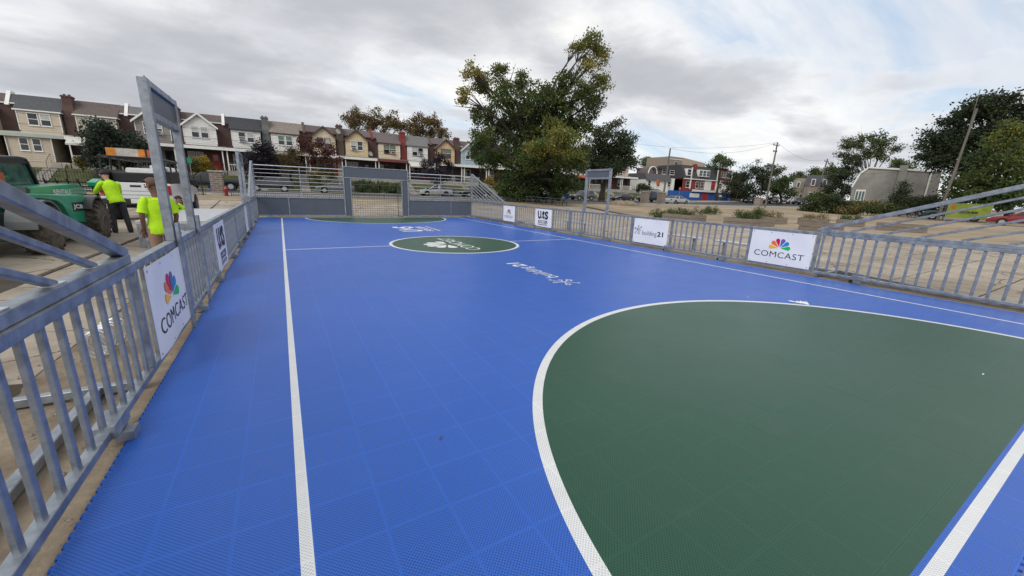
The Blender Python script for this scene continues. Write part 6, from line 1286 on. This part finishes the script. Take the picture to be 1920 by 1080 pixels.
put2d(*ring2d((0, 0), .01, .3), Oc+Vector((0, 0, zb2+(zt-zb2)*.75)), u, (0, 0, 1), 'picture_mark', 'sign_orange', ad, .5, .5, (-L_*.36, 0))
for f in (0, .5, 1): p = P0.lerp(P1, f)-nn*.06; one('tube', [(p.x, p.y, .1), (p.x, p.y, zt+.1)], .04, 8).build('post', 'galv', ad)
# utility poles and wires
def pole(label, pb2, pt, D, r=.16, arms=(), name='utility_pole', lamp=False, leanD=0):
    a = atd(*pb2, D); c = atd(*pt, D+leanD); z = gz(a.x, a.y); t = world(thing(name, label, 'pole', (a.x, a.y, z))); one('tube', [(a.x, a.y, z-.3), (c.x, c.y, c.z)], [r, r*.65], 10).build('shaft', 'pole_wood', t, smooth=True)
    for f, wd in arms:
        p = Vector((c.x, c.y, c.z-f)); one('beam', p+Vector((-wd, .15, 0)), p+Vector((wd, .15, 0)), .12).build('crossarm', 'pole_wood', t)
        for s in (-.9, -.45, .45, .9): one('tube', [p+Vector((wd*s, .15, .06)), p+Vector((wd*s, .15, .26))], .05, 6).build('insulator', 'galv_dark', t)
    if lamp:
        p = Vector((a.x, a.y, z)).lerp(Vector((c.x, c.y, c.z)), .55); one('tube', [p, p+Vector((-1.2, -.4, .7)), p+Vector((-2.3, -.7, .75))], .05, 6).build('lamp_arm', 'galv', t); one('box', p+Vector((-2.6, -.75, .72)), (.7, .26, .16)).build('lamp_head', 'galv', t, bevel=.04)
    return Vector((c.x, c.y, c.z))
w1 = pole('bare leaning utility pole beside the brick gate pillar', (1241, 386), (1257, 278), 62, .15)
w2 = pole('utility pole with crossarm on the far street corner', (1434, 390), (1458, 267), 90, .18, ((.5, 1.1), (1.6, .7)), lamp=True)
w3 = pole('grey leaning utility pole before the slate-roofed stone house', (1524, 383), (1552, 298), 128, .2, ((.6, 1.2),))
w4 = pole('thick leaning utility pole in front of the huge dark maple', (1760, 402), (1832, 203), 69, .15, ())
pole('thin pale pole rising beside the thick leaning pole', (1772, 395), (1838, 168), 72, .06, (), name='thin_pole'); pole('slim pale signal pole by the roadside weeds', (1505, 393), (1514, 342), 95, .07, (), name='signal_pole')
pole('leaning timber post behind the red sedan', (1889, 405), (1903, 376), 74, .13, (), name='timber_post')
def wire(label, a, c, sag, r=.016):
    t = world(thing('overhead_wire', label, 'wire', tuple((Vector(a)+Vector(c))/2), group='overhead wires')); n = 24; b = MB(); b.tube([Vector(a).lerp(Vector(c), i/n)-Vector((0, 0, sag*4*(i/n)*(1-i/n))) for i in range(n+1)], r, 5); b.build('cable', 'wire', t)
wire('thin overhead wire crossing before the rowhouse upper floors', (-110, 58.2, 8.2), (72, 58.2, 8.4), .8); wire('thin overhead wire running below the first one before the houses', (-110, 58.2, 7.4), (72, 58.2, 7.5), .9)
wire('overhead wire from the crossarm pole towards the bare pole', w2, w1, 1.2); wire('overhead wire from the crossarm pole towards the leaning grey pole', w2, w3, 1.5); wire('overhead wire crossing before the grey end house', (w3.x, w3.y, w3.z-2.5), (w4.x, w4.y, 7.0), 1.2); wire('overhead wire from the crossarm pole out over the rowhouse street', w2, (60, 62, 13), 1.3)
# heap of rubble / low mounds
for px, py, lb_, m_, s in ((1168, 389, 'low heap of tan dirt left of the gate pillars', 'dirt', 1.6), (1555, 378, 'salmon-coloured mound beside the grey end house', 'stone_mix', 2.2)):
    q = atd(px, py, 54 if px < 1300 else 98); z = gz(q.x, q.y); t = world(thing('mound', lb_, 'mound', (q.x, q.y, z))); rnd = random.Random(px); b = MB(); b.ball((q.x, q.y, z), (s*1.5, s, s*.35 if px < 1300 else s*.8), 18, 10); b.v = [(x+rnd.uniform(-.1, .1), y+rnd.uniform(-.1, .1), max(z-.05, zz+rnd.uniform(-.06, .06))) for x, y, zz in b.v]; b.build('heap', m_, t, smooth=True)

# grit and small stones swept against the court edges, and a few bits lying on the tiles
rnd = random.Random(77)
for x0, x1, lb_ in ((-2.6, -1.08, 'grit and small stones beside the court under the railing by the telehandler'), (11.12, 12.2, 'grit and small stones beside the court on the bench side')):
    b = MB()
    for i in range(900):
        x = x0+(x1-x0)*rnd.random(); y = 1+23*rnd.random()**1.5; r = rnd.uniform(.006, .016) if rnd.random() < .93 else rnd.uniform(.018, .035); z = gz(x, y)+.014; q = rnd.random()*6
        P = [(x+r*math.cos(q+k*2.1)*rnd.uniform(.7, 1.2), y+r*math.sin(q+k*2.1)*rnd.uniform(.7, 1.2), z) for k in range(3)]; b.add(P+[(x, y, z+r*rnd.uniform(.6, 1.1))], [(0, 1, 3), (1, 2, 3), (2, 0, 3)])
    tag(b.build('grit', 'stone_mix'), lb_, 'grit', kind='stuff')
for px, py, m_, lb_ in ((826, 822, 'leaf_bit', 'single curled brown leaf on the blue tiles'), (1843, 703, 'white_paint', 'tiny white paper scrap on the large green area'), (1402, 558, 'white_paint', 'tiny white fleck on the blue tiles near the tissue')):
    if m_ not in M: mat('leaf_bit', (.16, .09, .04), .8, 0, .2, 30)
    q = atz(px, py, TOP); t = world(thing('leaf' if m_ == 'leaf_bit' else 'paper_scrap', lb_, 'litter', tuple(q))); b = MB(); n = 6
    for j in range(3):
        for i in range(n): u = i/(n-1)-.5; v_ = (j-1)*.5; wd = .013*(1-(2*u)**2*.8); b.v.append((q.x+u*.028, q.y+v_*wd*1.2, TOP+.003+.01*v_*v_*4*(.6+u)+.004*abs(u)))
    b.f = [(j*n+i, j*n+i+1, (j+1)*n+i+1, (j+1)*n+i) for j in range(2) for i in range(n-1)]; b.m = [0]*len(b.f); b.build('blade' if m_ == 'leaf_bit' else 'paper', m_, t, smooth=True)
